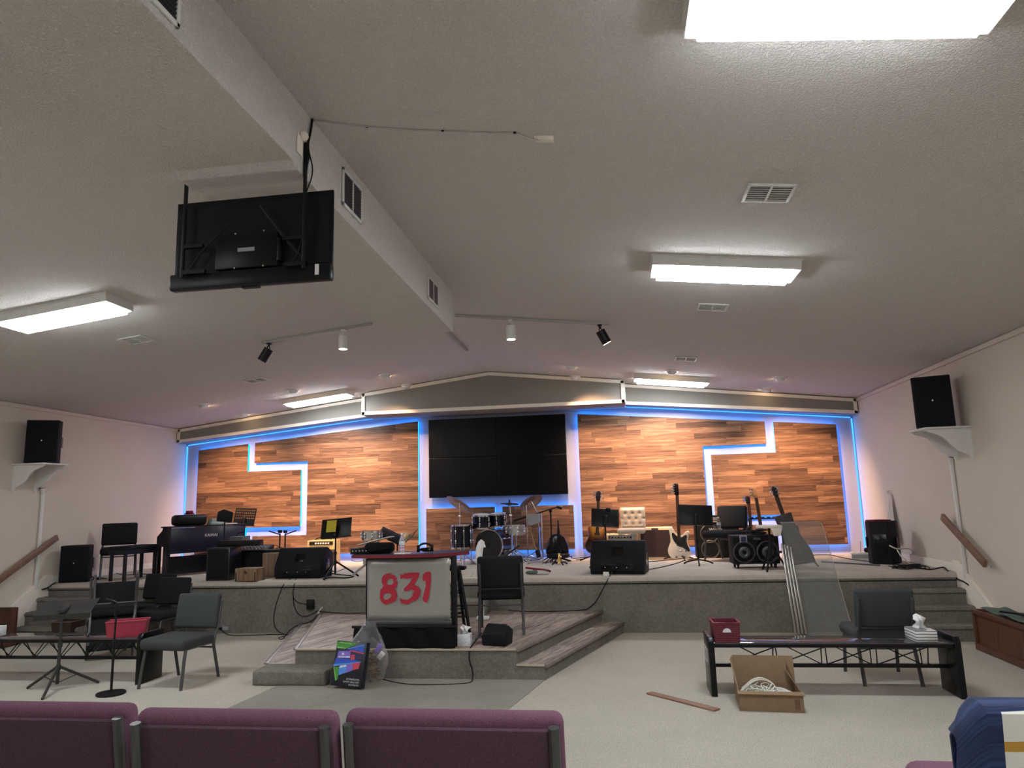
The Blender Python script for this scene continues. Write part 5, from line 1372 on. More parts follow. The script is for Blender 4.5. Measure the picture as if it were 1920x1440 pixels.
def tom(label, u0, u1, v0, v1, y, tilt, rx=0):
    c = S_((u0 + u1) / 2, (v0 + v1) / 2, y); r = (u1 - u0) / 2 / FPX * y * .93; L = (v1 - v0) / FPX * y * .86
    t = thing('tom_drum', label, 'drum', (c.x, y, c.z), 0, 'drums of the drum kit'); t.rotation_euler = (rx, tilt, 0)
    drum(t, (0, 0, -L / 2), (0, 0, 1), r, L, 'drum_navy', 'drum_head', 'drum_head', 6)
    b = MB(); b.tube([(0, -.0, -L * .1), (0, r + .02, -L * .1), (0, r + .06, -L * .45)], .010, 8); b.build('mount_bracket', 'chrome', t)
    return t
tom('left of the two navy tom drums above the bass drum', 885, 921, 964, 990, YD + .03, .05, .12)
tom('right of the two navy tom drums above the bass drum', 918, 950, 962, 987, YD + .12, -.03, .1)
c = S_(866, 1003, YD - .05); r = .165; L = .36
t = thing('floor_tom', 'tall navy floor tom on chrome legs, left of the bass drum', 'drum', (c.x, YD - .05, STG_Z), 0, 'drums of the drum kit')
z1 = S_(866, 985, YD - .05).z - STG_Z; z0_ = z1 - L
drum(t, (0, 0, z0_), (0, 0, 1), r, L, 'drum_navy')
for k in range(3):
    a = k * 2.1 + .9; b = MB(); b.cyl(((r + .025) * math.cos(a), (r + .025) * math.sin(a), .005), ((r + .025) * math.cos(a), (r + .025) * math.sin(a), z1 - .10), .008, n=8); b.build('leg', 'chrome', t)
c = S_(967, 994, YD + .1)
t = thing('snare_drum', 'silver snare drum on a chrome stand, right of the bass drum', 'drum', (c.x, YD + .1, STG_Z), 0, 'drums of the drum kit')
zs = c.z - STG_Z
drum(t, (0, 0, zs - .065), (0, 0, 1), .150, .135, 'chrome_dull', lugs=8)
b = MB(); b.cyl((0, 0, .08), (0, 0, zs - .07), .012, n=10); b.build('stand_pole', 'chrome', t); tripod(t, 0, .24)
def cymbal_stand(label, u, v, y, r, tilt, azi, pole_u=None, name='cymbal_stand', base_r=.28, two=False, arm=0.0, lean=.42):
    c = S_(u, v, y); z = c.z - STG_Z
    t = thing(name, label, 'cymbal', (c.x - arm, y, STG_Z), 0, 'cymbals of the drum kit')
    b = MB(); b.cyl((0, 0, .06), (0, 0, z * .55), .014, n=10); b.tube([(0, 0, z * .55), (0, 0, z * .80), (arm, 0, z + .03)], .009, 8); b.cyl((0, 0, z * .53), (0, 0, z * .57), .022, n=10); b.box((.05, .03, .03), (0, 0, z * .80), bevel=.006); b.build('pole', 'chrome', t)
    tripod(t, 0, base_r, rot=azi)
    n_ = Vector((math.sin(tilt), lean, math.cos(tilt)))
    for k in range(2 if two else 1):
        b = MB(); b.lathe([(0, .02), (.012, .02), (.035, .012), (.05, .002), (r * .6, -.005), (r, -.016), (r * .6, -.010), (.05, -.003), (.03, .007), (0, .015)], (arm, 0, z - .02 * k), n_ if k == 0 else -n_, 36); b.build('cymbal', 'cymbal', t)
    b = MB(); b.cyl(Vector((arm, 0, z + .02)), Vector((arm, 0, z + .02)) + n_.normalized() * .04, .012, n=10); b.build('wing_nut', 'black_plastic', t)
    return t
cymbal_stand('crash cymbal tilted to the right, above the floor tom', 862, 945, YD - .15, .245, .50, .9, arm=.0)
cymbal_stand('flat small hi hat cymbals on a chrome stand, above the snare drum', 955, 944, YD - .05, .155, .04, .2, two=True, arm=-.02, lean=.10)
cymbal_stand('crash cymbal tilted to the left, right of the hi hat', 995, 941, YD + .25, .21, -.52, 1.5, arm=-.12)
c = S_(1004, 985, YD - .2)
t = thing('percussion_stand', 'grey metal tray on two chrome poles at the right of the drum kit', 'stand', (c.x, YD - .25, STG_Z), 0)
za, zb_ = S_(1002, 963, YD - .25).z - STG_Z, S_(1002, 985, YD - .25).z - STG_Z
b = MB(); b.prism([(-.12, za), (.09, za), (.09, zb_ + .05), (-.06, zb_), (-.12, zb_ + .0)], .02, XZ); b.build('tray', 'vent_grey', t)
for x in (-.13, .11):
    b = MB(); b.cyl((x, 0, .02), (x, 0, za + (.14 if x < 0 else 0)), .009, n=8); b.build('pole', 'chrome', t)
b = MB(); b.tube([(-.13, -.12, .01), (-.13, .12, .01)], .009, 6); b.tube([(.11, -.12, .01), (.11, .12, .01)], .009, 6); b.build('foot_bar', 'chrome', t)
b = MB(); b.tube([(-.10, -.03, zb_ + .02), (-.02, -.05, .30), (.02, -.06, .22)], .014, 8); b.build('drum_sticks', 'tan_wood', t)
b = MB(); b.box((.07, .06, .12), (.04, -.06, .17), (0, -.3, 0), bevel=.02); b.build('stick_holder', 'black_plastic', t)
c = S_(1030, 958, YD + .1)
t = thing('boom_stand', 'black microphone boom stand reaching over the right side of the drum kit', 'mic stand', (c.x + .02, YD + .1, STG_Z), 0)
z = c.z - STG_Z
b = MB(); b.cyl((0, 0, .02), (0, 0, z), .012, n=10); b.build('pole', 'black_metal', t)
b = MB(); e0 = S_(963, 977, YD + .0) - Vector((c.x + .02, YD + .1, STG_Z)); e1 = S_(1047, 950, YD + .1) - Vector((c.x + .02, YD + .1, STG_Z))
b.tube([e0, e0.lerp(e1, .35), e1], [.020, .012, .011], 8); b.build('boom', 'black_metal', t)
b = MB(); b.box((.05, .04, .05), (0, 0, z), bevel=.012); b.build('clutch', 'black_plastic', t)
b = MB(); b.cyl(e1 + Vector((-.03, 0, .0)), e1 + Vector((.06, 0, -.03)), .022, n=12); b.build('clip', 'black_plastic', t)
for k in range(3):
    a = k * 2.1 + .2; b = MB(); b.tube([(0, 0, .10), (.28 * math.cos(a), .28 * math.sin(a), .012)], .010, 6); b.build('leg', 'black_metal', t)
b = MB(); e = Vector((0, 0, 0)); b.tube([(-.30, 0, .30), (0, 0, .10), (.05, 0, .07)], .014, 8); b.box((.12, .07, .05), (0, 0, .03), bevel=.012); b.box((.12, .2, .015), (.1, 0, .008))
o = b.build('drum_pedal', 'black_metal', loc=(S_(945, 1035, 11.62).x - .02, 11.45, STG_Z)); o.rotation_euler = (0, 0, PI); tag(o, 'black foot pedal with a slanting beater rod in front of the bass drum', 'pedal')
t = thing('drum_throne', 'black padded drum seat with a high back, right of the drum kit', 'drum seat', (S_(1045, 1030, 11.75).x, 11.85, STG_Z), .25)
b = MB(); b.lathe([(0, -.05), (.17, -.05), (.19, -.03), (.19, .0), (.17, .02), (0, .025)], (0, 0, .12), n=28); b.build('seat', 'black_plastic', t)
b = MB(); b.prism([(-.19, 0), (.19, 0), (.185, .12), (.13, .27), (.05, .33), (-.05, .33), (-.13, .26), (-.19, .10)], .08, T(0, .10, .12) @ XZ, bevel=.03); b.build('backrest', 'black_gloss', t)
for k in range(3):
    a = k * 2.1; b = MB(); b.tube([(0, 0, .08), (.21 * math.cos(a), .21 * math.sin(a), .012)], .012, 6); b.build('leg', 'black_metal', t)
c = S_(1049, 1048, 11.35)
t = thing('clarinet_stand', 'black clarinet upright on a brass peg stand, before the drum seat', 'clarinet', (c.x, 11.35, STG_Z), 0)
z = S_(1047, 975, 11.35).z - STG_Z
b = MB(); b.lathe([(0, .18), (.028, .18), (.026, z * .45), (.022, z * .75), (.016, z * .82), (.012, z * .9), (.007, z), (0, z)], n=14); b.build('clarinet_body', 'black_gloss', t)
b = MB(); b.lathe([(0, .03), (.05, .03), (.045, .06), (.025, .09), (.022, .20), (0, .20)], n=18); b.ball((.02, -.02, .12), .02, n=10); b.build('brass_bell', 'brass', t)
for k in range(4):
    a = k * PI / 2 + .5; b = MB(); b.tube([(0, 0, .04), (.08 * math.cos(a), .08 * math.sin(a), .04), (.13 * math.cos(a), .13 * math.sin(a), .010)], .012, 6, smooth=1); b.build('leg', 'black_metal', t)

# chrome drum left behind the pulpit
c = S_(697, 1000, 8.9)
t = thing('timbale_drum', 'chrome rimmed drum with a black top, behind the left end of the pulpit table', 'drum', (c.x, 9.95, STG_Z), 0)
c = S_(697, 1004, 9.95); t.location.x = c.x; z = c.z - STG_Z
drum(t, (0, 0, z - .05), (0, 0, 1), .135, .10, 'chrome_dull', 'drum_head', 'drum_head_black', 8)
for x in (-.09, .08):
    b = MB(); b.cyl((x, 0, .20), (x, 0, z - .06), .022, n=12); b.build('post', 'chrome_dull', t)
b = MB(); b.box((.26, .16, .07), (0, 0, z - .19), bevel=.01); b.build('cross_block', 'black_plastic', t)
b = MB(); b.box((.22, .12, .10), (0, 0, .22), bevel=.01); b.build('lower_block', 'chrome_dull', t)
for k in range(3):
    a = k * 2.1 + .35 + PI; b = MB(); b.tube([(0, 0, .20), (.13 * math.cos(a), .13 * math.sin(a), .14), (.27 * math.cos(a), .27 * math.sin(a), .02)], .018, 8, smooth=1); b.build('leg', 'chrome_dull', t)
b = MB(); b.box((.30, .16, .11), (0, 0, .055), bevel=.02); o = b.build('pedal_case', 'black_plastic', loc=(c.x - .05, 10.35, STG_Z)); tag(o, 'black case lying on the stage behind the chrome drum stand', 'case')
c = S_(748, 1012, 8.6)
t = thing('folding_desk', 'black music desk tipped flat with a yellow note, behind the pulpit bottle', 'music stand', (S_(745, 1015, 10.3).x, 10.3, STG_Z), 0, 'black music stands')
z = S_(745, 1012, 10.3).z - STG_Z
b = MB(); b.cyl((0, 0, .03), (0, 0, z), .011, n=10); b.build('pole', 'black_metal', t)
b = MB(); b.grid(lambda u, v: (-.27 + .54 * u, -.14 + .3 * v, z + .09 - .26 * u + (.20 * max(0, u - .68) / .32 * 1.1 if u > .68 else 0) + .10 * v), 20, 4); b.build('desk', 'black_metal', t, solid=.006, fix=False)
b = MB(); b.grid(lambda u, v: (.10 + .08 * u, -.12 + .2 * v, z + .012 - .05 * u + .10 * v), 2, 2); b.build('yellow_note', 'cream_tolex', t, solid=.003, fix=False)
for k in range(3):
    a = k * 2.1 + .5; b = MB(); b.tube([(0, 0, .16), (.26 * math.cos(a), .26 * math.sin(a), .012)], .009, 6); b.build('leg', 'black_metal', t)

# ================================================================ stage, right: guitars, amplifiers
n = N('sunburst'); sp = n.n('ShaderNodeTexGradient', gradient_type='SPHERICAL'); mp = n.n('ShaderNodeMapping'); n.set(mp.inputs[0], n.obj()); mp.inputs['Scale'].default_value = (4.6, 1, 3.8); mp.inputs['Location'].default_value = (0, 0, -.75); n.set(sp.inputs[0], mp.outputs[0])
n.bsdf(n.ramp(sp.outputs[0], [(0.0, (.02, .008, .004)), (.25, (.10, .03, .008)), (.6, (.42, .20, .04)), (1, (.55, .30, .08))]), .2)
plain('guitar_white', (.72, .68, .62), .25, var=.03); plain('neck_wood', (.38, .22, .11), .35, var=.15, scale=20); plain('fretboard', (.04, .02, .012), .4); plain('pick_black', (.012, .012, .012), .25); plain('gig_grey', (.055, .052, .055), .8, var=.12)
LP = [(0, -.235), (.10, -.23), (.17, -.17), (.175, -.08), (.13, .0), (.115, .06), (.14, .12), (.13, .17), (.09, .175), (.065, .13), (.03, .14), (-.03, .20), (-.08, .225), (-.13, .19), (-.14, .13), (-.115, .06), (-.13, 0), (-.175, -.08), (-.17, -.17), (-.10, -.23)]
JM = [(-.02, -.24), (.09, -.25), (.17, -.21), (.185, -.13), (.155, -.05), (.125, .03), (.15, .11), (.175, .17), (.15, .21), (.10, .18), (.055, .13), (.0, .13), (-.05, .16), (-.09, .24), (-.13, .27), (-.165, .23), (-.14, .12), (-.125, .04), (-.165, -.03), (-.195, -.12), (-.17, -.21), (-.10, -.245)]
def smooth_poly(p, n=2):
    for _ in range(n):
        q = []
        for i in range(len(p)):
            a, c = p[i], p[(i + 1) % len(p)]
            q += [(a[0] * .75 + c[0] * .25, a[1] * .75 + c[1] * .25), (a[0] * .25 + c[0] * .75, a[1] * .25 + c[1] * .75)]
        p = q
    return p
def guitar(name, label, loc, rz, lean, roll, scale_len, body, body_mat, neck_mat, head_mat, pegs=3, one_side=False, pick=None, k=1.0, z_mid=.40, knobs=True, stand=True, group='guitars on the stage', hl=.17):
    """electric guitar upright on a stand; local z along the neck, front towards -y"""
    t = thing(name, label, 'guitar', loc, rz, group)
    M = T(0, 0, z_mid) @ RX(lean) @ RY(roll)
    def put(b, nm, mt, sm=35):
        o = b.build(nm, mt, t, smooth=sm); o.matrix_local = M; return o
    P = [(x * k, y * k) for x, y in smooth_poly(body)]
    b = MB(); b.prism(P, .045, T(0, .022, 0) @ XZ, bevel=.006); put(b, 'body', body_mat)
    b = MB(); b.box((.052, .024, scale_len), (0, -.020, .10 * k + scale_len / 2), bevel=.006); put(b, 'neck', neck_mat)
    b = MB(); b.box((.050, .006, scale_len + .05), (0, -.034, .08 * k + scale_len / 2)); put(b, 'fretboard', 'fretboard')
    zt_ = .10 * k + scale_len
    b = MB()
    hp = [(-.026, 0), (.026, 0), (.042, .05), (.040, hl * .9), (.0, hl), (-.040, hl * .9), (-.042, .05)] if not one_side else [(-.026, 0), (.026, 0), (.03, .05), (.025, hl * .95), (-.03, hl), (-.055, hl * .9), (-.05, .04)]
    b.prism(hp, .016, T(0, -.012, zt_) @ XZ, bevel=.003); put(b, 'headstock', head_mat)
    for i in range(pegs):
        for s in ((-1,) if one_side else (-1, 1)):
            b = MB(); z = zt_ + .045 + i * (hl - .06) / max(1, pegs - 1) * .9
            b.cyl((s * .03, -.03, z), (s * .075, -.022, z), .008, n=8); b.ball((s * .078, -.022, z), .013, (1, .6, 1.2), 8); put(b, 'tuning_peg', 'chrome')
    for zz, hh_ in ((-.02 * k, .035), (.075 * k, .035)):
        b = MB(); b.box((.082, .012, hh_), (0, -.028, zz), bevel=.003); put(b, 'pickup', 'pick_black')
    b = MB(); b.box((.085, .016, .022), (0, -.030, -.115 * k), bevel=.004); put(b, 'bridge', 'chrome')
    if pick:
        b = MB(); b.prism([(x * k, y * k) for x, y in smooth_poly(pick)], .003, T(0, -.0235, 0) @ XZ); put(b, 'pickguard', 'pick_black')
    if knobs:
        for x, z in ((.10, -.12), (.125, -.08)):
            b = MB(); b.cyl((x * k, -.022, z * k), (x * k, -.04, z * k), .011, n=10); put(b, 'knob', 'black_plastic')
    if stand:
        b = MB(); b.tube([(0, .09, .05), (0, .08, .40), (0, .07, z_mid + .33)], .011, 8); b.tube([(-.07, -.04, z_mid - .22 * k), (0, .08, z_mid - .22 * k), (.07, -.04, z_mid - .22 * k)], .009, 6); b.tube([(-.04, -.05, z_mid + .33), (-.035, .05, z_mid + .33), (.035, .05, z_mid + .33), (.04, -.05, z_mid + .33)], .007, 6); b.build('stand_post', 'black_metal', t)
        for i in range(3):
            a = i * 2.1 - PI / 2 + .3; b = MB(); b.tube([(0, .09, .10), (.27 * math.cos(a), .09 + .27 * math.sin(a), .012)], .010, 6); b.build('stand_leg', 'black_metal', t)
    return t
y = 11.9
c = S_(1119, 1020, y)
zh = S_(1122, 942, y).z
guitar('electric_guitar', 'sunburst electric guitar on a stand behind the right wedge', (c.x, y, STG_Z), .25, .10, .06, .50, LP, 'sunburst', 'neck_wood', 'piano_black', 3, z_mid=max(.36, c.z - STG_Z + .06), k=1.06)
bb_ = S_(1274, 1021, y - .1)
JP = [(-.01, -.05), (.05, -.06), (.10, -.10), (.15, -.14), (.165, -.10), (.13, -.03), (.11, .04), (.13, .11), (.11, .15), (.05, .10), (.0, .10), (-.05, .13), (-.09, .18), (-.12, .16), (-.10, .06), (-.06, .0)]
guitar('bass_guitar', 'white bass guitar with a black pickguard on a stand beside the cream amplifier', (bb_.x, y - .1, STG_Z), -.10, .10, .02, .66, JM, 'guitar_white', 'neck_wood', 'black_gloss', 4, one_side=True, pick=JP, z_mid=bb_.z - STG_Z + .02, k=.97, hl=.19)
# black music stands on the right
q = S_(1137, 985, 10.45)
t = music_stand('black music stand with a clip on its desk, in front of the sunburst guitar', (q.x - .02, 10.6, STG_Z), S_(1137, 984, 10.6).z - STG_Z, .10, 1.15, .40, .26, leg=.28, roll=.08)
b = MB(); b.box((.07, .05, .05), (0, 0, 0), bevel=.012); b.build('clip', 'black_plastic', t, loc=(.06, .10, S_(1137, 956, 10.6).z - STG_Z))
q = S_(1309, 982, 11.0)
music_stand('black music stand with a curved foot, left of the chair with the bottle', (S_(1310, 1058, 11.0).x, 11.0, STG_Z), q.z - STG_Z, .06, 1.30, .50, .30, base='arc', leg=.24, roll=.06)
# tufted stool
fabric('stool_cream', (.42, .375, .325), var=.05, scale=60, bump=.1)
q = S_(1187, 990, 11.7)
t = thing('tufted_stool', 'cream tufted swivel stool behind the right wedge', 'stool', (q.x, 11.8, STG_Z), -.08)
hz = S_(1187, 993, 11.7).z - STG_Z
def tuft(u, v):
    x = (u - .5); z = v
    d = 0
    for j in range(4):
        for i in range(-3, 4):
            tx = i * .115 + (.0575 if j % 2 else 0); tz = .06 + j * .085
            d += .022 * math.exp(-(((x * .40 - tx) / .022) ** 2 + ((v * .33 - tz) / .022) ** 2))
    edge = min(1, 8 * min(u, 1 - u, v + .02, 1 - v))
    return (x * .40, .10 - .045 * edge + d, hz + .02 + v * .33)
b = MB(); b.grid(tuft, 44, 36); b.box((.40, .05, .33), (0, .135, hz + .185), bevel=.02); b.build('backrest', 'stool_cream', t, fix=False)
b = MB(); b.box((.44, .40, .085), (-.02, -.04, hz - .02), bevel=.035, seg=4); b.build('seat', 'stool_cream', t)
b = MB(); b.cyl((0, 0, .03), (0, 0, hz - .06), .030, n=16); b.build('post', 'chrome_dull', t)
b = MB(); b.lathe([(0, 0), (.20, 0), (.20, .012), (.05, .035), (0, .035)], n=28); b.build('base', 'chrome_dull', t)
# cream amplifiers
def combo(label, loc, rz, w, h, d, knobs=False, panel_top=0.0, body='cream_tolex', grille='maroon_grille'):
    t = thing('guitar_amplifier', label, 'amplifier', loc, rz, 'guitar amplifiers on the stage')
    b = MB(); b.box((w, d, h), (0, 0, h / 2), bevel=.014, seg=3); b.build('cabinet', body, t)
    b = MB(); b.box((w - .08, .012, h - .085 - panel_top), (0, -d / 2 - .002, (h - panel_top) / 2)); b.build('grille', grille, t)
    b = MB(); b.tube([(-.10, 0, h), (-.09, 0, h + .025), (.09, 0, h + .025), (.10, 0, h)], .009, 6, smooth=1); b.build('handle', 'dark_wood', t)
    b = MB(); b.box((w * .20, .006, .022), (0, -d / 2 - .006, h - .025)); b.build('name_plate', 'dark_panel', t)
    if knobs:
        b = MB(); b.box((w - .10, .014, .075), (0, -d / 2 - .003, h - .06)); b.build('control_panel', 'chrome_dull', t)
        for i in range(8):
            b = MB(); b.cyl((-w * .38 + i * w * .095, -d / 2 - .01, h - .06), (-w * .38 + i * w * .095, -d / 2 - .03, h - .06), .015, n=10); b.build('knob', 'black_plastic' if i % 2 else 'chrome', t)
    return t
plain('maroon_grille', (.022, .008, .010), .8, var=.25, scale=220); plain('cream_tweed', (.62, .47, .30), .6, var=.08, scale=160, bump=.1, bscale=260)
yq = 12.0
w_ = 61 / FPX * yq; h_ = 57 / FPX * yq
combo('large cream amplifier with a dark red grille, left of the white bass guitar', (S_(1231, 1020, yq).x, yq + .13, STG_Z), -.10, w_, h_, .26, body='cream_tweed')
w2 = .52; h2_ = S_(1166, 1001, 12.05).z - STG_Z
combo('cream amplifier with a row of chrome knobs, behind the right wedge', (S_(1166, 1020, 12.05).x, 12.22, STG_Z), 0, w2, h2_, .24, True, .08, body='cream_tweed', grille='brown_grille')
t = thing('pedal_unit', 'small effects box with cables on top of the knobbed cream amplifier', 'pedal', (S_(1166, 1000, 12.1).x, 12.2, STG_Z + h2_ + .03), 0)
b = MB(); b.box((.16, .1, .035), (0, 0, -.0115), bevel=.005); b.build('body', 'red_cover', t); b = MB(); b.tube([(-.08, 0, 0), (-.14, -.02, .03), (-.2, 0, 0), (-.2, -.13, -.08)], .006, 6, smooth=2); b.build('cable', 'black_plastic', t)
# black bass cabinet with head
yb = 12.1
c = S_(1347, 1015, yb); w_ = 75 / FPX * yb; h_ = S_(1347, 983, yb).z - STG_Z
t = thing('bass_cabinet', 'black two-speaker bass cabinet with white lettering, behind the chair with the bottle', 'amplifier', (c.x, yb + .20, STG_Z), 0, 'guitar amplifiers on the stage')
b = MB(); b.box((w_, .36, h_), (0, 0, h_ / 2), bevel=.012); b.build('cabinet', 'speaker_black', t)
b = MB(); b.box((w_ - .06, .010, h_ - .06), (0, -.182, h_ / 2)); b.build('grille', 'grille_mesh', t)
for z in (h_ * .26, h_ * .72):
    b = MB(); b.lathe([(.125, 0), (.14, .006), (.15, 0)], (-.13, -.188, z), (0, -1, 0), 36); b.build('speaker_ring', 'gunmetal', t)
lettering('Worth', .075, 'white_print', t, (-.03, -.19, h_ - .085), (PI / 2, 0, 0), 'lettering')
t = thing('bass_amplifier', 'black amplifier head on the bass cabinet, white lines on its front', 'amplifier', (c.x, yb + .2, STG_Z + h_), 0, 'guitar amplifiers on the stage')
b = MB(); b.box((.50, .30, .14), (0, 0, .07), bevel=.01); b.build('case', 'black_plastic', t)
for k in range(3):
    b = MB(); b.box((.22, .006, .008), (.05, -.152, .04 + .03 * k)); b.build('panel_line', 'white_metal', t)
# water bottle on the chair seat
water_bottle('clear water bottle standing on the dark stage chair seat', (1.50, 11.50, STG_Z + .4655))
# black roller amplifier with two speakers
ya_ = 10.30
cL = S_(1376, 1066, ya_).x; cR = S_(1464, 1064, ya_).x; zT = S_(1400, 1004, ya_).z - STG_Z
w_ = cR - cL
t = thing('roller_amplifier', 'black case amplifier on casters with two silver speakers, at the stage edge', 'amplifier', ((cL + cR) / 2, ya_ + .17, STG_Z), .03, 'guitar amplifiers on the stage')
h_ = zT
b = MB(); b.box((w_, .34, h_ - .06), (0, 0, .06 + (h_ - .06) / 2), bevel=.014); b.build('case', 'speaker_black', t)
b = MB(); b.box((w_ - .05, .012, h_ - .12), (0, -.172, .06 + (h_ - .06) / 2)); b.build('front_panel', 'black_gloss', t)
for x in (-.16, .15):
    b = MB(); z = .06 + h_ * .36
    b.lathe([(0, .010), (.03, .012), (.05, .02), (.075, .014), (.08, .004)], (x, -.178, z), (0, -1, 0), 28); b.build('speaker_cone', 'gunmetal', t)
    b = MB(); b.lathe([(0, .02), (.02, .018), (.028, .010)], (x, -.18, z), (0, -1, 0), 20); b.build('dust_cap', 'black_gloss', t)
    b = MB(); b.lathe([(.125, 0), (.135, .012), (.15, .0)], (x, -.178, z), (0, -1, 0), 32); b.build('speaker_ring', 'gunmetal', t)
b = MB(); b.box((.10, .012, .10), (-.16, -.18, .06 + h_ * .76), bevel=.012); b.build('meter_frame', 'vent_grey', t)
b = MB(); b.box((.07, .004, .07), (-.16, -.188, .06 + h_ * .76), bevel=.006); b.build('meter_glass', 'p_dark', t)
b = MB(); b.box((.10, .004, .03), (.02, -.18, .06 + h_ * .76), (0, .1, 0)); b.build('emblem', 'gunmetal', t)
for sx in (-1, 1):
    for sy in (-1, 1):
        b = MB(); b.cyl((sx * (w_ / 2 - .06) - .012, sy * .12, .028), (sx * (w_ / 2 - .06) + .012, sy * .12, .028), .028, n=16); b.box((.04, .04, .03), (sx * (w_ / 2 - .06), sy * .12, .055), bevel=.004); b.build('caster', 'black_metal', t)
b = MB()
rnd = random.Random(12)
for k in range(14):
    cx_ = rnd.uniform(-.06, .20); b.tube([(cx_ + .07 * math.cos(a * .6), .08 * math.sin(a * .6), .012 + .007 * (k % 9)) for a in range(11)], .008, 5, closed=True)
o = b.build('cable_coil', 'black_plastic', loc=((cL + cR) / 2, ya_ + .17, STG_Z + h_)); tag(o, 'heap of black cable on top of the roller amplifier', 'cable')
# tripod with a pale tray
q = S_(1450, 988, 10.05)
t = thing('tripod_table', 'black tripod with a pale grey top standing before the roller amplifier', 'tripod', (S_(1448, 1070, 10.0).x, 9.98, STG_Z), 0)
z = q.z - STG_Z
b = MB(); b.box((.30, .22, .035), (.0, 0, z + .01), bevel=.01); b.prism([(.02, 0), (.17, 0), (.14, -.11), (.06, -.11)], .05, T(-.02, -.05, z) @ XZ, bevel=.004); b.build('table_top', 'mint_card' if False else 'trim_white', t)
b = MB(); b.cyl((0, 0, .12), (0, 0, z - .01), .016, n=10); b.cyl((0, 0, z * .5), (0, 0, z * .68), .03, n=12); b.build('column', 'black_metal', t)
for k in range(3):
    a = k * 2.1 + PI / 2 + .5; b = MB(); b.tube([(0, 0, z * .62), (.19 * math.cos(a), .19 * math.sin(a), .012)], .013, 8); b.tube([(0, 0, z * .25), (.10 * math.cos(a), .10 * math.sin(a), z * .30)], .007, 6); b.ball((.19 * math.cos(a), .19 * math.sin(a), .014), .016, n=8); b.build('leg', 'black_metal', t)
# guitar rack
yr = 12.0
xl, xr = S_(1404, 973, yr).x, S_(1478, 971, yr).x; zr = S_(1440, 972, yr).z - STG_Z
t = thing('guitar_rack', 'black guitar rack with a scalloped top bar, beside the chair with the bottle', 'rack', ((xl + xr) / 2, yr, STG_Z), 0)
Lr = xr - xl
b = MB(); b.cyl((-Lr / 2, 0, zr), (Lr / 2, 0, zr), .012, n=10)
for k in range(7): b.box((.05, .04, .03), (-Lr / 2 + Lr * (k + .5) / 7, -.01, zr + .012), bevel=.008)
b.build('top_bar', 'black_metal', t)
for s in (-1, 1):
    b = MB(); b.tube([(s * Lr / 2, 0, zr), (s * (Lr / 2 - .02), .0, .30), (s * (Lr / 2 - .02), -.02, .03)], .013, 8); b.tube([(s * (Lr / 2 - .02), -.20, .014), (s * (Lr / 2 - .02), .18, .014)], .013, 8); b.build('upright', 'black_metal', t)
b = MB(); b.cyl((-Lr / 2, -.12, .10), (Lr / 2, -.12, .10), .018, n=10); b.build('lower_bar', 'black_metal', t)
c = S_(1424, 990, yr - .05)
guitar('electric_guitar', 'guitar with a pale wooden neck standing in the rack, left end', (S_(1424, 1000, yr).x + .02, yr - .1, STG_Z), 0, .06, -.09, .52, LP, 'neck_wood', 'neck_wood', 'neck_wood', 3, one_side=True, z_mid=.33, k=.95, stand=False)
c = S_(1417, 985, yr + .2)
guitar('electric_guitar', 'guitar in the rack with a dark narrow headstock, half hidden behind the pale neck', (S_(1414, 1000, yr).x - .02, yr + .16, STG_Z), 0, .08, -.02, .46, LP, 'piano_black', 'piano_black', 'piano_black', 3, one_side=True, z_mid=.30, k=.9, stand=False, hl=.13)
# acoustic guitar in a half open grey bag, leaning on its own stand
q = S_(1497, 1030, 10.55)
g_ = guitar('acoustic_guitar', 'dark guitar leaning in a half open grey bag, beside the metal poles', (S_(1492, 1060, 10.5).x, 10.5, STG_Z), -.9, .12, -.23, .50, LP, 'piano_black', 'piano_black', 'piano_black', 3, z_mid=.36, k=1.05, stand=False)
t = thing('gig_bag', 'half open grey guitar bag slung on a stand beside the metal poles', 'bag', (S_(1495, 1060, 10.42).x, 10.40, STG_Z), -.45)
def bagf(u, v):
    a = (u - .5) * PI * 1.15
    wv = .17 - .07 * v + .02 * math.sin(v * 7)
    return (wv * math.sin(a) - .20 * v + .07, -.05 - .07 * math.cos(a), .05 + v * .66 + .03 * math.sin(a))
b = MB(); b.grid(bagf, 22, 18); b.build('cover', 'gig_grey', t, solid=.012, fix=False)
b = MB(); b.prism(smooth_poly([(-.02, .06), (.13, .05), (.15, .15), (.06, .36), (-.03, .38)]), .05, T(0, -.13, .0) @ XZ, bevel=.01); b.build('pocket', 'gig_grey', t)
for k, a in enumerate((.2, 2.3, 4.4)):
    b = MB(); b.tube([(.02, .05, .30), (.02 + .24 * math.cos(a), .02 + .24 * math.sin(a), .012)], .011, 6); b.build('stand_leg', 'gunmetal', t)
# metal poles and clear sheet leaning against the stage front
plain('brushed_metal', (.42, .40, .37), .3, .9, var=.08)
for k in range(4):
    p0 = Vector((1.985 + .042 * k, 9.40 - .01 * (k % 2), .003)); p1 = Vector((1.965 + .040 * k, 9.625, 1.06 - .02 * k))
    p0x = at(1488 + 6.5 * k, 1189, z=.0)
    top_p = at(1466 + 5.5 * k, 1019 + 2 * k, y=9.60); bot = Vector((p0x.x, 9.335, .014))
    b = MB(); d = top_p - bot
    F = frame(d, (1, 0, 0)); b.box((.026, .020, d.length), (bot + top_p) / 2, F, bevel=.003)
    o = b.build('metal_pole', 'brushed_metal'); tag(o, 'one of four thin metal poles leaning together against the stage front', 'pole', 'metal poles leaning on the stage')
n = N('clear_sheet'); tr = n.n('ShaderNodeBsdfTransparent'); tr.inputs[0].default_value = (.88, .89, .88, 1)
df = n.n('ShaderNodeBsdfPrincipled'); df.inputs['Base Color'].default_value = (.62, .63, .60, 1); df.inputs['Roughness'].default_value = .2
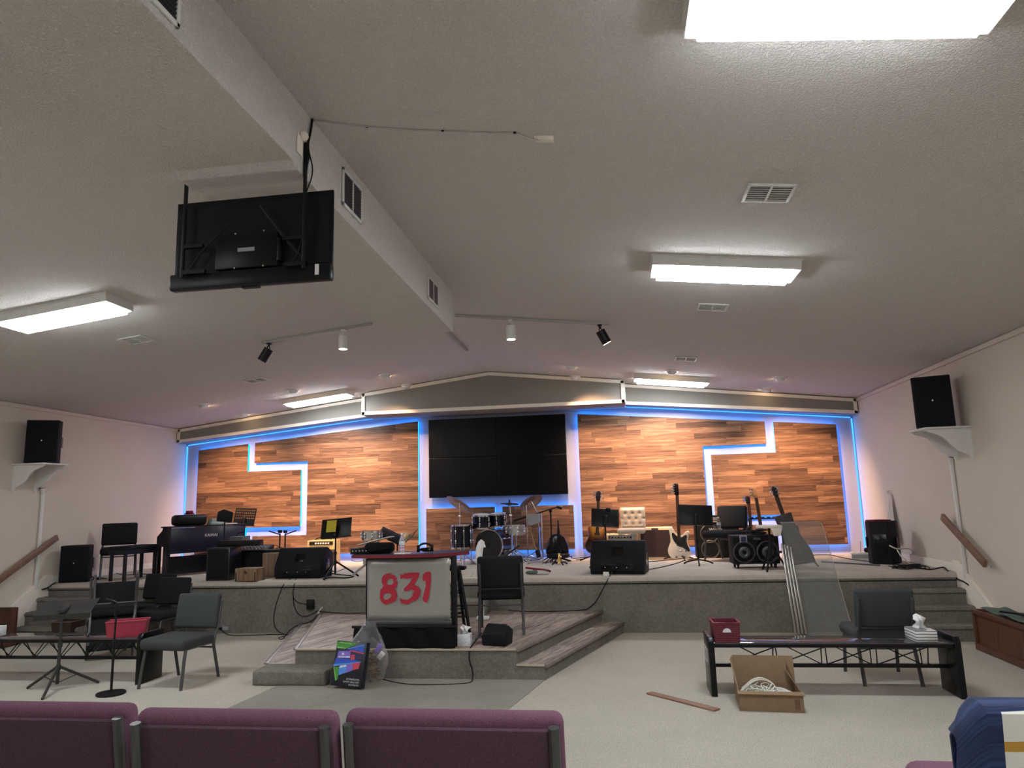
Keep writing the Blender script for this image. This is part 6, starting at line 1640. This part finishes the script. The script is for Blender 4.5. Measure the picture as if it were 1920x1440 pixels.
mx = n.n('ShaderNodeMixShader'); mx.inputs[0].default_value = .13; n.t.links.new(tr.outputs[0], mx.inputs[1]); n.t.links.new(df.outputs[0], mx.inputs[2]); n.t.links.new(mx.outputs[0], n.out.inputs[0])
plain('sheet_edge', (.55, .56, .55), .3)
bl_ = Vector((at(1508, 1190, z=0).x, 9.385, .004)); br_ = Vector((at(1601, 1190, z=0).x, 9.385, .004))
tr_ = at(1552, 978, y=9.665); tl_ = at(1473, 978, y=9.665)
t = thing('clear_sheet', 'tall clear plastic sheet leaning against the stage front beside the metal poles', 'plastic sheet', (0, 0, 0))
ex = (br_ - bl_).normalized(); ey = ((tl_ + tr_) / 2 - (bl_ + br_) / 2); hgt = ey.length; ey.normalize(); nz_ = ex.cross(ey)
def shp(ins=0.0):
    w0 = (br_ - bl_).length; w1 = (tr_ - tl_).length; off = ((tl_ - bl_).dot(ex))
    r = .05
    return [(ins, ins), (w0 - ins, ins), (off + w1 - ins, hgt - r), (off + w1 - .015 - ins, hgt - .015 - ins), (off + w1 - r, hgt - ins), (off + ins, hgt - ins)]
Mx = Matrix((ex, ey, nz_)).transposed().to_4x4(); Mx.translation = bl_
b = MB(); b.prism(shp(), .006, Mx); b.build('sheet', 'clear_sheet', t, smooth=0)
b = MB(); P = shp(.003); b.tube([Mx @ Vector((x, y, .003)) for x, y in P[1:]], .0035, 5); b.build('edge', 'sheet_edge', t)
# long rod, boxes and cables at the right end of the stage
p0, p1 = at(1541, 1053, z=STG_Z + .01), at(1650, 1060, z=STG_Z + .01)
b = MB(); b.tube([p0, p1], .011, 8); o = b.build('metal_rod', 'gunmetal'); tag(o, 'long dark metal rod lying on the stage towards the right speaker', 'rod')
t = thing('power_strip_box', 'white and grey box with a black plug, on the stage left of the right speaker', 'box', (3.52, 11.55, STG_Z), -.3)
b = MB(); b.box((.24, .14, .10), (0, 0, .05), bevel=.006); b.build('body', 'paper_white', t); b = MB(); b.box((.23, .01, .06), (.01, -.072, .045)); b.build('panel', 'vent_grey', t); b = MB(); b.ball((.10, -.02, .13), .04, (1, .7, 1), 10); b.tube([(.02, 0, .10), (.03, 0, .22), (.03, 0, .26)], .004, 5); b.build('plug', 'black_plastic', t)
G = lambda u, v, dz=.006: at(u, v, z=STG_Z + dz)
cable('thin black cable lying across the stage floor behind the clear sheet', [G(1510, 1042), G(1540, 1040), G(1562, 1041), G(1585, 1047), G(1620, 1052), G(1645, 1054)], .006)
rnd = random.Random(21); b = MB()
for k in range(10):
    c = G(1700 + rnd.uniform(-14, 22), 1063 + rnd.uniform(-3, 3), .01 + .004 * k); b.tube([c + Vector((.13 * math.cos(a * .57 + k), .09 * math.sin(a * .57 + k), .01 * math.sin(a))) for a in range(11)], .006, 5, closed=True)
o = b.build('cable_coil', 'black_plastic'); tag(o, 'black cables heaped at the foot of the right wall on the stage', 'cable')
cable('black cable trailing from the heap over the right stage corner', [G(1720, 1064, .01), G(1745, 1069, .01), G(1770, 1062, .03), G(1776, 1070, .01), at(1788, 1080, y=9.54), at(1795, 1086, x=XR - .035), at(1806, 1090, x=XR - .035), at(1816, 1097, x=XR - .035)], .009)
cable('white cord curving from the right stage speaker to the wall outlet', [Vector((3.60, 10.52, STG_Z + .26)), at(1682, 1030, y=10.45), at(1700, 1028, x=3.9), at(1709, 1030, x=3.98), at(1711, 1038, x=4.0), at(1706, 1040, x=3.98)], .009, 'white_cable')
cable('white cord from the right stage speaker down to the cable heap', [at(1682, 1031, y=10.45), at(1690, 1044, y=10.4), G(1708, 1058, .01)], .008, 'white_cable')
cable('black cable between the white bass guitar and the right wedge', [G(1208, 1069), G(1240, 1064), G(1270, 1056), G(1288, 1049), G(1310, 1047)], .007)
cable('thin black cable on the stage in front of the cream amplifier', [G(1208, 1054), G(1245, 1051), G(1270, 1048), G(1300, 1046)], .006)
cable('black cables tangled behind the left stage speaker', [G(160, 1088, .01), G(172, 1080, .05), G(168, 1076, .08), G(176, 1084, .02), G(190, 1086, .01), G(165, 1087, .02), G(180, 1083, .03), G(200, 1085, .01)], .007)
cable('black cable from the left stage speaker down to the wall cable cover', [G(104, 1092, .01), G(98, 1096, .01), at(92, 1101, y=9.50), at(84, 1104, x=XL + .04), at(78, 1106, x=XL + .035)], .010)
cable('black cable lying along the wall under the stage chair on the left', [G(196, 1064, .02), G(215, 1074, .01), G(235, 1079, .01), G(270, 1075, .01), G(300, 1080, .01)], .006)
cable('thin cable loops on the stage behind the chrome drum stand', [G(630, 1052), G(650, 1050), G(662, 1044, .06), G(655, 1049, .02), G(668, 1054, .01), G(690, 1050, .02), G(700, 1048, .04)], .005)
cable('blue black cables on the stage floor beside the drum seat', [G(1060, 1046), G(1075, 1042, .03), G(1068, 1047, .01), G(1090, 1046, .02), G(1108, 1044, .02), G(1095, 1048), G(1080, 1050)], .008)
cable('black cables among the chrome legs of the drum kit', [G(960, 1047, .01), G(985, 1043, .03), G(1000, 1048, .01), G(1020, 1044, .02), G(1010, 1050, .01), G(975, 1050, .01)], .008)
cable('black cables lying on the stage between the left wedge and the yellow paper stand', [G(600, 1082, .01), G(612, 1074, .03), G(640, 1078, .02), G(668, 1080, .01), G(650, 1084, .01), G(620, 1082, .02), G(606, 1086, .01)], .009)
